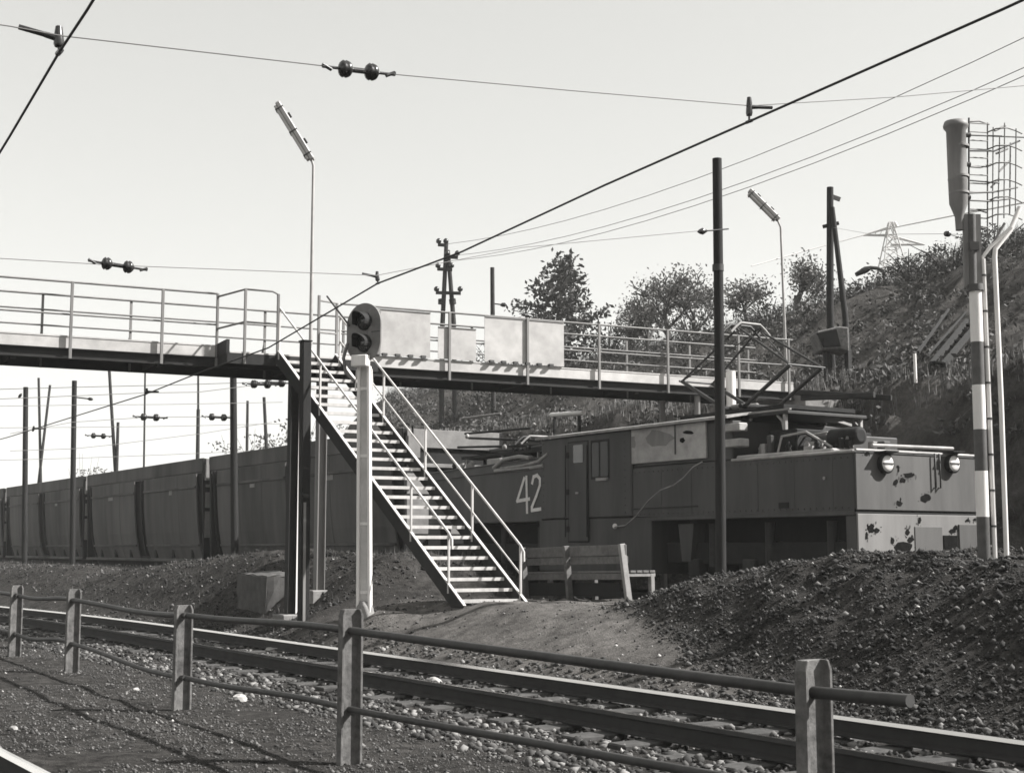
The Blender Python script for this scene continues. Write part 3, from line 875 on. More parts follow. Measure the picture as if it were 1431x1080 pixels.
# deck planks
pk = MB().box((-BW_/2 + .04, -.095, 0), (BW_/2 - .04, .095, .04)).mesh('plank', 'sleeper_wood', (0,0,0), .006)
rz = math.atan2(bn.y, bn.x)
nn = int((T1 - (-9)) / .2)
for k in range(nn):
    c_ = bpt(-9 + (k + .5) * .2, -BW_/2, .196 + rnd.uniform(0, .004))
    piece('plank', pk, c_, br, rz + rnd.uniform(-.006, .006))
# cross beams under the deck
t_ = -12.0
while t_ < T1:
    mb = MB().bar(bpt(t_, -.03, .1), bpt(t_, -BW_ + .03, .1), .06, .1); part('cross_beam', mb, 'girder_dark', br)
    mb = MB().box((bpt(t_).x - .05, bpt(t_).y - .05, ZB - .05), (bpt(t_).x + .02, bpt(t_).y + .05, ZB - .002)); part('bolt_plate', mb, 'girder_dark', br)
    t_ += 2.6
RH = 1.42
near_px = [98, 225, 626, 735, 835, 931, 1030, 1100]
near_t = [-13, -10.4, -7.8, -5.9] + [bt(x) for x in near_px]
for t_ in near_t:
    part('railing_post', MB().bar(bpt(t_, .078, -.005), bpt(t_, .078, RH), .055, .045, bn), 'bridge_paint', br, .006)
far_t = [-13, -10.3, -7.6] + [bt(x, -BW_) for x in (58, 182, 370, 480, 560, 660, 770, 877, 965, 1047)]
for t_ in far_t:
    mb = MB().bar(bpt(t_, -BW_ - .03, .0), bpt(t_, -BW_ - .03, RH), .045, .045, bn)
    mb.bar(bpt(t_, -BW_ - .05, .75), bpt(t_ - .02, -BW_ - .45, .12), .03, .03)
    mb.bar(bpt(t_, -BW_ - .0, .1), bpt(t_ - .02, -BW_ - .47, .1), .035, .035)
    part('railing_post', mb, 'bridge_paint', br)
def rails(t0, t1, s_, mids, r=.021):
    for z_ in [RH] + mids:
        part('handrail' if z_ == RH else 'middle_rail', MB().tube([bpt(t0, s_, z_), bpt((t0+t1)/2, s_, z_ - .006), bpt(t1, s_, z_)], r if z_ == RH else r * .85, 8), 'bridge_paint', br)
tA, tB = bt(303), bt(475)
rails(T0, tA, .012, [.82]); rails(tB, T1, .012, [.82])
rails(T0, T1, -BW_, [1.12, .82])
# white boards fixed to the near railing over the electrified track
for (xa, xb, ya, yb, s_) in ((527, 601, 434, 508, .045), (612, 665, 458, 507, .045), (677, 788, 446, 515, .045)):
    ta, tb = bt(xa, s_), bt(xb, s_)
    Da = (bpt(ta, s_) - EYE).dot(FH); Db = (bpt(tb, s_) - EYE).dot(FH)
    zt = (PD(xa, ya, Da).z + PD(xb, ya + 3, Db).z) / 2 - ZB; zb = .44
    mb = MB().bar(bpt(ta, s_, (zt+zb)/2), bpt(tb, s_, (zt+zb)/2), .012, zt - zb)
    bo = part('board', mb, 'board_white', br)
    part('board_edge', MB().bar(bpt(ta, s_ + .004, zt + .012), bpt(tb, s_ + .004, zt + .012), .03, .022), 'grey_paint', bo)
    if xa < 600 or xa > 650:
        for k in range(int((tb - ta) / .28)):
            q = bpt(ta + .15 + k * .28, s_ + .03, .455); part('bolt', MB().box((q.x-.03, q.y-.05, q.z-.03), (q.x+.03, q.y+.05, q.z+.02)), 'iron_pipe', bo)
# landing that juts out to the staircase
LW = 0.72
tl0, tl1 = bt(303) + .02, bt(303) + 3.0
mb = MB()
mb.bar(bpt(tl0, LW, .10), bpt(tl1, LW, .10), .02, .2)
mb.bar(bpt(tl0, .03, .10), bpt(tl0, LW, .10), .02, .2); mb.bar(bpt(tl1, .03, .10), bpt(tl1, LW, .10), .02, .2)
mb.bar(bpt(tl0 - .01, .03, .31), bpt(tl0 - .01, LW, .31), .012, .2)
mb.bar(bpt(tl0 - .02, LW * .5 + .02, .32), bpt(tl0 + .04, LW * .5 + .02, .32), LW - .02, .26)
part('landing_frame', mb, 'girder_dark', br)
mb = MB().bar(bpt(tl0 + .05, LW/2 + .03, .215), bpt(tl1 - .02, LW/2 + .03, .215), LW - .05, .03); part('landing_deck', mb, 'bridge_fascia', br)
for px_, s_, h_ in ((303, .03, RH), (342, LW, RH), (388, LW, RH - .04)):
    tt = bt(px_, s_)
    part('railing_post', MB().bar(bpt(tt, s_, .0), bpt(tt, s_, h_), .05, .05, bn), 'bridge_paint', br, .006)
ta, tb_, tc = bt(303, .03), bt(342, LW), bt(388, LW)
for z_ in (RH, .80):
    pts = [bpt(ta, .03, z_ - .06), bpt(tb_, LW, z_)]
    if z_ == RH: pts += [bpt(tc - .12, LW, z_), bpt(tc - .02, LW, z_ - .04), bpt(tc, LW, z_ - .13)]
    else: pts += [bpt(tc, LW, z_)]
    part('handrail', MB().tube(pts, .02, 8), 'bridge_paint', br)
# railing beyond the stair opening
tq0, tq1 = bt(445, LW), bt(470, .03)
for tt, s_ in ((tq0, LW), (tq1, .03)):
    part('railing_post', MB().bar(bpt(tt, s_, 0), bpt(tt, s_, RH), .05, .05, bn), 'bridge_paint', br, .006)
for z_ in (RH, .8):
    part('handrail', MB().tube([bpt(tq0, LW, z_ - .1), bpt(tq1, .03, z_)], .02, 8), 'bridge_paint', br)
# legs
for (px_, ytop, m_, s_) in ((412, 520, 'girder_dark', .45), (451, 585, 'bridge_paint', .35)):
    tt = bt(px_, s_); q = bpt(tt, s_, 0); g = gz(q.x, q.y)
    mb = MB()
    mb.bar((q.x, q.y - .08, g - .3), (q.x, q.y - .08, ZB - .01), .16, .014, (0, 1, 0))
    mb.bar((q.x, q.y + .08, g - .3), (q.x, q.y + .08, ZB - .01), .16, .014, (0, 1, 0))
    mb.bar((q.x, q.y, g - .3), (q.x, q.y, ZB - .015), .012, .146, (0, 1, 0))
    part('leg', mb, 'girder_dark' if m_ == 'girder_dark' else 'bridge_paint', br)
    if m_ == 'girder_dark':
        part('painted_strip', MB().bar((q.x + .082, q.y + .10, g - .2), (q.x + .082, q.y + .10, ZB - .25), .05, .012, (1, 0, 0)), 'white_paint', br)
    part('footing', MB().box((q.x-.25, q.y-.25, g-.3), (q.x+.25, q.y+.25, g+.06)), 'concrete', br, .02)
for px_ in (740,):
    for s_ in (-.1, -BW_ + .1):
        tt = bt(742, -.1) ; q = bpt(tt, s_, 0); 
        if q.y < 20.4: q = q + bd * (20.5 - q.y)
        part('leg', MB().tube([(q.x, q.y, .2), (q.x, q.y, ZB - .005)], .07, 10), 'bridge_paint', br)
q = bpt(bt(1021, .2), .2, 0)
part('leg', MB().tube([(q.x, q.y, .3), (q.x, q.y, ZB + .55)], .11, 10), 'white_paint', br)
q = bpt(T1 + .6, -BW_/2, 0)
mb = MB(); c_ = [bpt(T1 + .02, .4, -.9), bpt(T1 + .02, -BW_ - .4, -.9), bpt(T1 + 2.6, -BW_ - .4, -.9), bpt(T1 + 2.6, .4, -.9)]
mb.prism(c_, (0, 0, 1.05)); part('abutment', mb, 'concrete', br, .02)

# lamps standing on the bridge
def lamp(label, foot, top, bendp, tip, D):
    foot, top, bendp, tip = [PD(*q, D) for q in (foot, top, bendp, tip)]
    t = thing('street_lamp', label, 'lamp', foot, 'tube lamps on the footbridge')
    part('lamp_post', MB().tube([foot, foot.lerp(top, .5), top, bendp], [.036, .032, .026, .024], 10), 'lamp_paint', t)
    d_ = (tip - bendp).normalized(); u = d_.cross(FH).normalized()
    if u.z < 0: u = -u
    a = bendp - d_ * .08; e = tip
    mb = MB().bar(a, e, .2, .10, u); hd = part('lamp_housing', mb, 'lamp_paint', t, .02)
    for k in (-.06, .06):
        part('lamp_tube', MB().tube([a + d_ * .05 - u * .075 + FH * k, e - d_ * .05 - u * .075 + FH * k], .03, 8), 'lamp_glass', hd)
    for q in (.1, .5, .9):
        c_ = a.lerp(e, q); part('clip', MB().bar(c_ - FH * .11 - u * .03, c_ + FH * .11 - u * .03, .02, .17, u), 'iron_pipe', hd)
    for q in (.3, .75):
        c_ = a.lerp(e, q) + u * .07; part('mount', MB().bar(c_ - d_ * .05, c_ + d_ * .05, .06, .05, u), 'iron_pipe', hd)
lamp('slim tube lamp above the staircase, its head slanting up to the left', (434, 482), (438, 232), (434, 219), (388, 144), 26.2)
lamp('slim tube lamp at the far end of the footbridge before the hillside trees', (1100, 545), (1091, 318), (1085, 304), (1047, 266), (bpt(T1) - EYE).dot(FH))

# ------------------------------------------------------------------ staircase
sT = bpt(bt(386, LW + .03), LW + .03, .2); sF = PD(640, 846, 22.8)
sF.z = gz(sF.x, sF.y) + .02
cross = bd * 1.13
st = thing('staircase', 'open steel staircase with pale treads and railings leading up to the footbridge', 'staircase', sF)
run = sF - sT
for k, s_ in enumerate((0, 1)):
    a = sT + cross * s_; e = sF + cross * s_
    if s_: e = e + Vector((0, 0, .02))
    sd_ = run.normalized()
    mb = MB(); mb.bar(a, e + sd_ * .1, .012, .22, (0, 0, 1)); part('stringer', mb, 'girder_dark', st)
    up_ = Vector((0, 0, 1)) - sd_ * sd_.z; up_.normalize()
    part('stringer_edge', MB().bar(a + up_ * .118, e + sd_ * .1 + up_ * .118, .06, .014, up_), 'stair_paint', st)
NS = 26
tw = Vector((run.x, run.y, 0)).normalized()
tmb = MB()
c4 = [Vector((0,0,0)) + tw * -.12 + cross * .015, tw * .12 + cross * .015, tw * .12 + cross * .985, tw * -.12 + cross * .985]
tmb.prism([q - Vector((0, 0, .032)) for q in c4], (0, 0, .032))
tmb.prism([q + tw * .24 - Vector((0, 0, .034)) for q in (c4[0], c4[0] + tw * .006, c4[3] + tw * .006, c4[3])], (0, 0, .033))
tmb.prism([q + tw * .247 - Vector((0, 0, .05)) for q in (c4[0], c4[0] + tw * .006, c4[3] + tw * .006, c4[3])], (0, 0, .055))
tme = tmb.mesh('tread', 'stair_paint')
for k in range(NS):
    piece('tread', tme, sT + run * ((k + .7) / (NS + .3)), st)
HR = 0.98
def stair_rail(s_, fr, to, posts, mid=True):
    c_ = cross * s_
    up1 = Vector((0, 0, HR))
    a = sT + run * fr + c_; e = sT + run * to + c_
    part('handrail', MB().tube([a + up1, e + up1, e + up1 * .96 + run.normalized() * .1, e + up1 * .8 + run.normalized() * .10], .021, 8), 'stair_paint', st)
    if mid:
        part('middle_rail', MB().tube([a + up1 * .52, e + up1 * .52], .016, 8), 'stair_paint', st)
    for f_ in posts:
        q = sT + run * f_ + c_
        part('railing_post', MB().bar(q, q + up1, .036, .036, (1, 0, 0)), 'stair_paint', st, .004)
stair_rail(0, .02, .955, (.02, .27, .52, .77, .955), False)
stair_rail(1, .04, 1.0, (.04, .3, .53, .77, 1.0), True)

# ------------------------------------------------------------------ light signal in front of the staircase
def signal():
    f_ = PY(509, 860, 10.5); D = (f_ - EYE).dot(FH)
    tp = PD(509, 512, D)
    f_.z = gz(f_.x, f_.y) - .05
    t = thing('railway_signal', 'white two-lamp railway signal with dark oval head before the staircase', 'signal', f_)
    hw = .105
    side = Vector((.80, .60, 0)).normalized(); fr = Vector((side.y, -side.x, 0))
    for k in (-1, 1):
        part('channel', MB().bar(f_ + side * k * hw, tp + side * k * hw * .85, .05, .09, fr), 'white_paint', t, .006)
    part('web', MB().bar(f_, tp, .15, .012, fr), 'bridge_fascia', t)
    for k in range(4):
        q = f_.lerp(tp, .1 + k * .27) + fr * .012
        part('rivet_plate', MB().bar(q - side * .075, q + side * .075, .012, .05, ZU), 'white_paint', t)
    q = f_ + Vector((0, 0, .12)); part('foot_casting', MB().lathe(f_ - Vector((0, 0, .15)), [(.2, 0), (.19, .2), (.15, .34), (.1, .42)], 4), 'concrete', t, .01)
    part('cap_box', MB().bar(tp + fr * .14 - Vector((0, 0, .02)), tp + fr * .14 + Vector((0, 0, .17)), .28, .16, fr), 'white_paint', t, .012)
    # head
    hn = Vector((.42, -.91, 0)).normalized(); hs = Vector((-hn.y, hn.x, 0))
    c_ = PD(509, 465, D) + hn * .02
    R_ = .36; L_ = .14
    pl = []
    for k in range(33):
        a = math.pi * k / 32; pl.append(c_ + hs * (R_ * math.cos(a)) + ZU * (L_ + R_ * math.sin(a)))
    for k in range(33):
        a = math.pi + math.pi * k / 32; pl.append(c_ + hs * (R_ * math.cos(a)) + ZU * (-L_ + R_ * math.sin(a)))
    hd = part('signal_head', MB().prism([q - hn * .03 for q in pl], hn * .03), 'signal_dark', t)
    part('lamp_case', MB().box((c_.x-.16, c_.y+.04, c_.z-.4), (c_.x+.16, c_.y+.26, c_.z+.4)), 'signal_dark', hd, .03)
    part('seam', MB().bar(c_ + hs * .12 + hn * .003, c_ + hs * (R_ - .01) + hn * .003, .006, .008), 'black_matte', hd)
    for dz in (.185, -.185):
        q = c_ + ZU * dz + hs * .03
        ln = part('lamp_ring', MB().lathe(q + hn * .002, [(.15, 0), (.15, .03), (.125, .035)], 20, hn), 'black_matte', hd)
        part('lens', MB().lathe(q + hn * .03, [(.118, .008), (.10, .03), (.06, .05), (.01, .056)], 20, hn), 'lens_glass', hd)
        part('lens_boss', MB().lathe(q + hn * .08, [(.018, 0), (.015, .008), (.006, .012)], 10, hn), 'grey_paint', hd)
        # hood: open half tube reaching forward
        vs = []; fs = []; m_ = 14
        for j, (ex, rr) in enumerate(((0.0, .15), (.26, .135))):
            for k in range(m_ + 1):
                a = math.radians(-25 + 230 * k / m_)
                ln_ = ex * (1 - .45 * abs(math.cos(a)) ** 2)
                for th in (0, .006):
                    vs.append(q + hn * (ln_ + .03) + (hs * math.cos(a) + ZU * math.sin(a)) * (rr + th))
        w_ = (m_ + 1) * 2
        for k in range(m_):
            for th in (0, 1):
                fs.append((2*k+th, 2*k+2+th, w_+2*k+2+th, w_+2*k+th))
            fs.append((w_+2*k, w_+2*k+2, w_+2*k+3, w_+2*k+1))
        part('hood', MB().add(vs, fs), 'black_matte', hd)
    for k in (-1, 1):
        a = tp + side * k * .14 - Vector((0, 0, .05)); part('stay', MB().tube([a, a - ZU * .35 + side * k * .02], .012, 6), 'white_paint', t)
    a = PD(463, 418, D + .5); part('wire_stay', MB().tube([PD(457, 414, D + .4), PD(488, 455, D + .1)], .018, 6), 'iron_pipe', t)
    a = PD(484, 505, D + .05); part('cable_pipe', MB().tube([PD(486, 480, D + .05), PD(480, 500, D + .05), PD(483, 520, D + .05), PD(495, 532, D + .05)], .03, 8), 'signal_dark', t)
signal()

# ------------------------------------------------------------------ bench
def bench():
    Y = 13.75; x0, x1 = -20.9, -17.9
    g0 = gz(x0, Y); g1 = gz(x1, Y)
    t = thing('bench', 'long wooden bench with plank back facing the locomotive', 'bench', ((x0+x1)/2, Y, (g0+g1)/2))
    def gl(x): return g0 + (g1 - g0) * (x - x0) / (x1 - x0)
    for x in (x0 + .05, (x0+x1)/2 - .1, x1 - .05):
        g = gl(x); last = x > x1 - .2
        part('leg', MB().bar((x + (.09 if last else 0), Y, g - .2), (x, Y - .10, g + .92), .11, .07, (1, 0, 0)), 'bench_wood_lit' if last else 'bench_wood', t, .008)
        part('leg', MB().bar((x, Y + .52, g - .2), (x, Y + .5, g + .45), .08, .08, (1, 0, 0)), 'bench_wood_lit' if last else 'bench_wood', t, .008)
        part('seat_bearer', MB().bar((x, Y + .02, g + .425), (x, Y + .56, g + .425), .07, .05), 'bench_wood_lit' if last else 'bench_wood', t)
    def pl(y, h, th, ht, nm, dz=0):
        part(nm, MB().bar((x0, y, gl(x0) + h), (x1, y, gl(x1) + h), th, ht), 'bench_wood', t, .006)
    pl(Y - .045, .825, .035, .17, 'back_plank'); pl(Y - .018, .665, .035, .12, 'back_plank')
    for k in range(4): pl(Y + .10 + k * .13, .475, .115, .04, 'seat_plank')
    pl(Y - .0, .40, .03, .1, 'apron')
    part('lower_board', MB().bar((x0, Y + .06, gl(x0) + .19), (x1 - .3, Y + .06, gl(x1 - .3) + .19), .03, .22), 'dark_wood', t)
bench()
# concrete block on the bank beside the pole
q = PY(395, 820, 11.2)
mb = MB(); g = gz(q.x, q.y)
cb = PY(375, 800, 11.3)
mb.prism([(cb.x - 1.0, 11.0, g - 1.2), (cb.x + .5, 11.0, g - 1.2), (cb.x + .62, 11.0, cb.z - .06), (cb.x - .9, 11.0, cb.z - .02)], (0.1, .8, .05))
solo('concrete_block', mb, 'block_concrete', 'half-buried grey concrete block in the bank by the timber post', 'concrete block', (cb.x, 11.4, g), bevel=.03)
bk_ = bpy.data.objects['concrete_block'].data
bm = bmesh.new(); bm.from_mesh(bk_); bmesh.ops.subdivide_edges(bm, edges=bm.edges, cuts=5, use_grid_fill=True)
for v in bm.verts:
    q = v.co * 3.1; v.co += Vector((math.sin(q.y * 3 + q.z * 5), math.sin(q.x * 4 + q.z * 3), math.sin(q.x * 5 + q.y * 2))) * .014 + Vector((rnd.uniform(-1, 1), rnd.uniform(-1, 1), rnd.uniform(-1, 1))) * .012
bm.to_mesh(bk_); bm.free()
def rock(px, py, h, s, label, m='pale_stone', flat=.6):
    q = PH(px, py, h); g = gz(q.x, q.y)
    q = PH(px, py, g + .02)
    g = gz(q.x, q.y)
    bm = bmesh.new(); bmesh.ops.create_icosphere(bm, subdivisions=2, radius=1)
    for v in bm.verts:
        k = 1 + .35 * (rnd.random() - .5)
        v.co = Vector((v.co.x * s * k, v.co.y * s * .7 * k, v.co.z * s * flat * k))
    me = bpy.data.meshes.new('stone'); bm.to_mesh(me); bm.free()
    me.materials.append(MATS[m])
    o = bpy.data.objects.new('stone', me); col.objects.link(o); o.location = (q.x, q.y, g + s * flat * .5); o.rotation_euler = (0, 0, rnd.random() * 6)
    tag(o, label, 'stone')
rock(335, 977, 0, .09, 'rounded pale stone on the gravel behind the fence')
rock(405, 884, .1, .42, 'flat pale slab lying beside the far rail', flat=.16)
rock(552, 858, .4, .16, 'white angular stone at the near edge of the path', flat=.7)
rock(608, 862, .5, .12, 'small pale stone on the path below the staircase', flat=.5)
rock(673, 861, .5, .06, 'tiny pale pebble in the middle of the path')
rock(405, 778, 1.4, .3, 'upright pale boulder leaning by the bridge legs', 'concrete', 1.1)
rock(190, 962, 0, .04, 'white pebble on the dirt left of the middle fence posts')
rock(19, 1018, 0, .05, 'white pebble near the shiny rail in the corner')
rock(755, 1065, 0, .035, 'white pebble at the bottom edge of the gravel')
# ------------------------------------------------------------------ dump wagons
def wagon(x1, label, detail=True):
    L = 13.9; x0 = x1 - L
    Yn, Yf = 17.0, 20.0
    t = thing('dump_wagon', label, 'wagon', ((x0+x1)/2, 18.5, .75), 'dump wagons coupled behind the locomotive')
    ZT = 4.72
    prof = [(0.0, ZT - .5), (0.02, 3.6), (.06, 2.9), (.13, 2.2), (.24, 1.6), (.36, 1.27)]
    mid = (x0 + x1) / 2
    for (a, b2) in ((x0 + .75, mid - .6), (mid + .6, x1 - .75)):
        for (ys, sg) in ((Yn, 1), (Yf, -1)):
            poly = [(a, ys + sg * q, z) for q, z in prof] + [(a, ys + sg * (q + .05), z) for q, z in prof[::-1]]
            w_ = part('side_panel', MB().prism(poly, (b2 - a, 0, 0)), 'wagon_side', t)
            if sg == 1:
                wr = random.Random(int(abs(a) * 10))
                for k in range(3):
                    xx = a + (b2 - a) * (k + .5) / 3 + wr.uniform(-.1, .1)
                    part('hinge', MB().box((xx - .07, ys + .24, 1.29), (xx + .07, ys + .34, 1.62)), 'wagon_rib', w_)
                for k in range(2):
                    zz = (3.75, 1.75)[k]; q0 = (.015, .205)[k]
                    part('panel_rib', MB().bar((a + .02, ys + q0 - .02, zz), (b2 - .02, ys + q0 - .02, zz), .05, .07), 'wagon_side', w_)
                xx = a + (b2 - a) * wr.uniform(.2, .7)
                part('chalk_mark', MB().box((xx, ys + .012, 3.55), (xx + wr.uniform(.3, .7), ys + .019, 3.55 + wr.uniform(.1, .22))), 'grey_paint', w_)
                for k in range(1, 3):
                    xx = a + (b2 - a) * k / 3
                    part('panel_seam', MB().prism([(xx, ys + q - .006, z) for q, z in prof] + [(xx, ys + q + .01, z) for q, z in prof[::-1]], (.03, 0, 0)), 'wagon_side', w_)
    for (ys, sg) in ((Yn, 1), (Yf, -1)):
        part('top_rail', MB().bar((x0 + .1, ys + sg * .03, ZT - .24), (x1 - .1, ys + sg * .03, ZT - .24), .10, .48), 'wagon_side', t, .02)
        part('sill', MB().bar((x0 + .1, ys + sg * .22, 1.22), (x1 - .1, ys + sg * .22, 1.22), .34, .10), 'wagon_side', t, .01)
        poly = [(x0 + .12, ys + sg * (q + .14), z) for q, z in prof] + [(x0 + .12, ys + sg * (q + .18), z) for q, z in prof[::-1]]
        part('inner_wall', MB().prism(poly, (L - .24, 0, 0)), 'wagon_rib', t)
    for xx in (x0 + .3, mid, x1 - .3):
        part('stanchion', MB().prism([(xx - .06, Yn + q + .06, z) for q, z in prof] + [(xx - .06, Yn + q + .16, z) for q, z in prof[::-1]], (.12, 0, 0)), 'wagon_rib', t)
    for (xe, sg) in ((x1, 1), (x0, -1)):
        e = part('end_wall', MB().bar((xe - sg * .16, Yn + .2, 2.95), (xe - sg * .16, Yf - .2, 2.95), .05, 3.4), 'wagon_rib', t)
        for (za, zb) in ((4.22, 4.70), (3.72, 3.82), (3.02, 3.55), (2.0, 2.9)):
            part('end_panel', MB().box((xe - sg * .13, Yn + .10, za), (xe - sg * .05, Yf - .1, zb)), 'wagon_end', e, .01)
        for yy in (Yn + .05, Yf - .05):
            part('corner_post', MB().bar((xe - sg * .12, yy + (.12 if yy < 18 else -.12), 1.2), (xe - sg * .12, yy, ZT - .02), .14, .12, (1, 0, 0)), 'wagon_rib', e)
        part('step', MB().box((xe - sg * .12, Yn + .06, 3.95), (xe + sg * .10, Yn + .4, 4.5)), 'wagon_end', e)
        part('brake_stand', MB().tube([(xe + sg * .05, Yn + .2, 3.9), (xe + sg * .05, Yn + .2, 4.75)], .03, 6), 'wagon_rib', e)
        part('buffer', MB().tube([(xe, 17.65, 1.75), (xe + sg * .3, 17.65, 1.75), (xe + sg * .3, 17.65, 1.75), (xe + sg * .34, 17.65, 1.75)], [.1, .1, .22, .22], 10), 'under_dark', t)
    part('underframe', MB().box((x0 + .1, Yn + .5, .98), (x1 - .1, Yf - .5, 1.165)), 'under_dark', t)
    part('floor', MB().box((x0 + .2, Yn + .4, 1.28), (x1 - .2, Yf - .4, 1.36)), 'under_dark', t)
    for xb in (x0 + 2.2, x1 - 2.2):
        bo = part('bogie', MB().box((xb - 1.3, 17.55, 1.0), (xb + 1.3, 17.68, 1.3)), 'under_dark', t)
        for dx in (-.9, .9):
            for yy in (17.72, 19.2):
                part('wheel', MB().lathe((xb + dx, yy, 1.21), [(.1, -.02), (.46, -.01), (.46, .1), (.1, .11)], 20, (0, 1, 0)), 'under_dark', bo)
WX = [-31.45, -45.85, -60.2, -74.6, -89.0]
wl = ['dark dump wagon coupled straight behind the locomotive, its pale end wall showing', 'dark dump wagon second behind the locomotive', 'dark dump wagon third behind the locomotive', 'dark dump wagon fourth behind the locomotive, at the left edge', 'farthest dark dump wagon']
for x, lb in zip(WX[:4], wl): wagon(x, lb)

# ------------------------------------------------------------------ electric locomotive
def loco():
    XF, XR = -16.08, -30.2; Yn, Yf = 17.0, 20.0
    t = thing('electric_locomotive', 'dark electric mine locomotive number 42 with pale front and raised pantograph', 'locomotive', (-23.1, 18.5, .75))
    ZS = 2.23                                     # seam between upper and lower side
    # front hood
    fh = part('front_hood', MB().box((XF - 5.9, Yn, ZS), (XF - .01, Yf, 3.22)), 'loco_side', t, .025)
    # pale front plates
    fu = part('front_plate', MB().box((XF - .008, Yn + .01, ZS + .035), (XF + .02, Yf - .01, 3.205)), 'loco_front', t, .006)
    fl = part('front_plate', MB().box((XF - .008, Yn + .01, 1.05), (XF + .03, Yf - .01, ZS - .03)), 'loco_front_low', t, .006)
    part('front_seam', MB().box((XF - .05, Yn + .004, ZS - .05), (XF - .006, Yf - .004, ZS + .05)), 'black_matte', t)
    part('front_rail', MB().tube([(XF + .03, Yn + .0, 3.235), (XF + .03, Yf, 3.235)], .025, 8), 'loco_light', t)
    def fp(x, y): return PX(x, y, XF + .03)
    for (hx, hy) in ((1235, 648), (1328, 648)):
        c_ = fp(hx, hy)
        h_ = part('headlight', MB().lathe(c_ - Vector((.02, 0, 0)), [(.15, 0), (.165, .06), (.165, .10), (.14, .11)], 20, (1, 0, 0)), 'black_matte', t)
        part('lens', MB().lathe(c_ + Vector((.07, 0, 0)), [(.14, 0), (.135, .02), (.08, .035), (.01, .04)], 20, (1, 0, 0)), 'headlight_glass', h_)
        part('lens_bar', MB().box((c_.x + .10, c_.y - .13, c_.z - .012), (c_.x + .118, c_.y + .12, c_.z + .012)), 'iron_pipe', h_)
        part('lamp_visor', MB().prism([(c_.x - .02, c_.y - .2, c_.z + .17), (c_.x - .02, c_.y + .2, c_.z + .17), (c_.x + .2, c_.y + .15, c_.z + .19), (c_.x + .2, c_.y - .15, c_.z + .19)], (0, 0, .02)), 'black_matte', h_)
    a = fp(1304, 634); c_ = fp(1312, 682)
    part('grab_rail', MB().tube([(XF + .02, a.y, a.z), (XF + .07, a.y, a.z), (XF + .07, a.y, c_.z), (XF + .02, a.y, c_.z)], .014, 6), 'iron_pipe', t)
    part('grab_rail', MB().tube([(XF + .02, c_.y, a.z), (XF + .07, c_.y, a.z), (XF + .07, c_.y, c_.z), (XF + .02, c_.y, c_.z)], .014, 6), 'iron_pipe', t)
    r2 = random.Random(3)
    def patch(x, y, wx, wy, lower=False, n_=12):
        pts = []
        for k in range(n_):
            a_ = 2 * math.pi * k / n_; rr = .65 + .5 * r2.random()
            q = fp(x + math.cos(a_) * wx * rr, y + math.sin(a_) * wy * rr)
            pts.append(Vector((XF + (.0315 if lower else .0215), q.y, q.z)))
        part('rust_patch', MB().prism(pts, (.004, 0, 0)), 'rust_dark', fl if lower else fu)
        for j in range(7):                          # flakes and runs round the bare patch
            xx = x + r2.uniform(-1.6, 1.6) * wx; yy = y + r2.uniform(-1.5, 1.5) * wy; ss = r2.uniform(.4, 1.3); tall = r2.uniform(1, 3.5) if j < 3 else 1
            pq = []
            for k in range(7):
                a_ = 2 * math.pi * k / 7; q = fp(xx + math.cos(a_) * ss * r2.uniform(.6, 1.2), yy + math.sin(a_) * ss * tall * r2.uniform(.6, 1.2))
                pq.append(Vector((XF + (.0311 if lower else .0211), q.y, q.z)))
            part('rust_fleck', MB().prism(pq, (.002, 0, 0)), r2.choice(['rust_dark', 'rust_mid', 'rust_mid']), fl if lower else fu)
    for a_ in ((1270, 664, 8, 4), (1262, 671, 5, 4), (1252, 674, 4, 5), (1256, 655, 1.5, 6), (1294, 696, 7, 6), (1257, 703, 5, 4), (1281, 632, 3, 3), (1212, 634, 4, 3)): patch(*a_)
    for a_ in ((1217, 738, 5, 7), (1225, 741, 4, 4), (1211, 748, 2, 6), (1262, 764, 16, 8), (1247, 755, 3, 5), (1268, 743, 3, 5), (1273, 754, 5, 4), (1285, 727, 2.5, 5), (1331, 742, 6, 4), (1335, 737, 3, 4), (1352, 727, 3, 2), (1362, 726, 2.5, 2)): patch(*a_, True)
    def fplate(x0, y0, x1, y1, m, nm, th=.012, up=False):
        a_ = fp(x0, y1); b_ = fp(x1, y0); q = XF + (.021 if up else .031)
        part(nm, MB().box((q, a_.y, a_.z), (q + th, b_.y, b_.z)), m, fu if up else fl, .004)
    fplate(1279, 736, 1316, 772, 'loco_front', 'cover_plate')
    fplate(1340, 733, 1363, 772, 'loco_front', 'cover_plate', .03)
    fplate(1318, 748, 1337, 767, 'rust_dark', 'socket_box', .02)
    part('front_top_cover', MB().box((XF - .5, Yn + .25, 3.222), (XF - .02, Yf - .1, 3.27)), 'loco_light', t, .02)
    part('top_pipe', MB().tube([(XF - .12, Yn + .55, 3.34), (XF - .12, Yf - .45, 3.36)], .03, 8), 'loco_light', t)
    # top of the front hood: bent pale cover strip
    part('hood_cover', MB().box((XF - 2.9, Yn + .03, 3.222), (XF - .51, Yf - .1, 3.30)), 'loco_light', t, .03)
    part('hood_edge', MB().tube([(XF - 2.95, Yn - .005, 3.215), (XF - .01, Yn - .005, 3.215)], .03, 8), 'loco_light', t)
    # side: lower wall between the bogie openings, sill and skirts
    mw = part('middle_wall', MB().box((-25.3, Yn + .004, 1.15), (-21.4, Yf - .004, ZS + .02)), 'loco_side', t, .02)
    part('sill', MB().box((XF - .02, Yn - .02, ZS - .06), (-21.45, Yn + .08, ZS + .02)), 'loco_side', t, .01)
    part('corner_post', MB().box((XF - .22, Yn + .003, 1.05), (XF - .006, Yn + .2, ZS - .065)), 'loco_side', t)
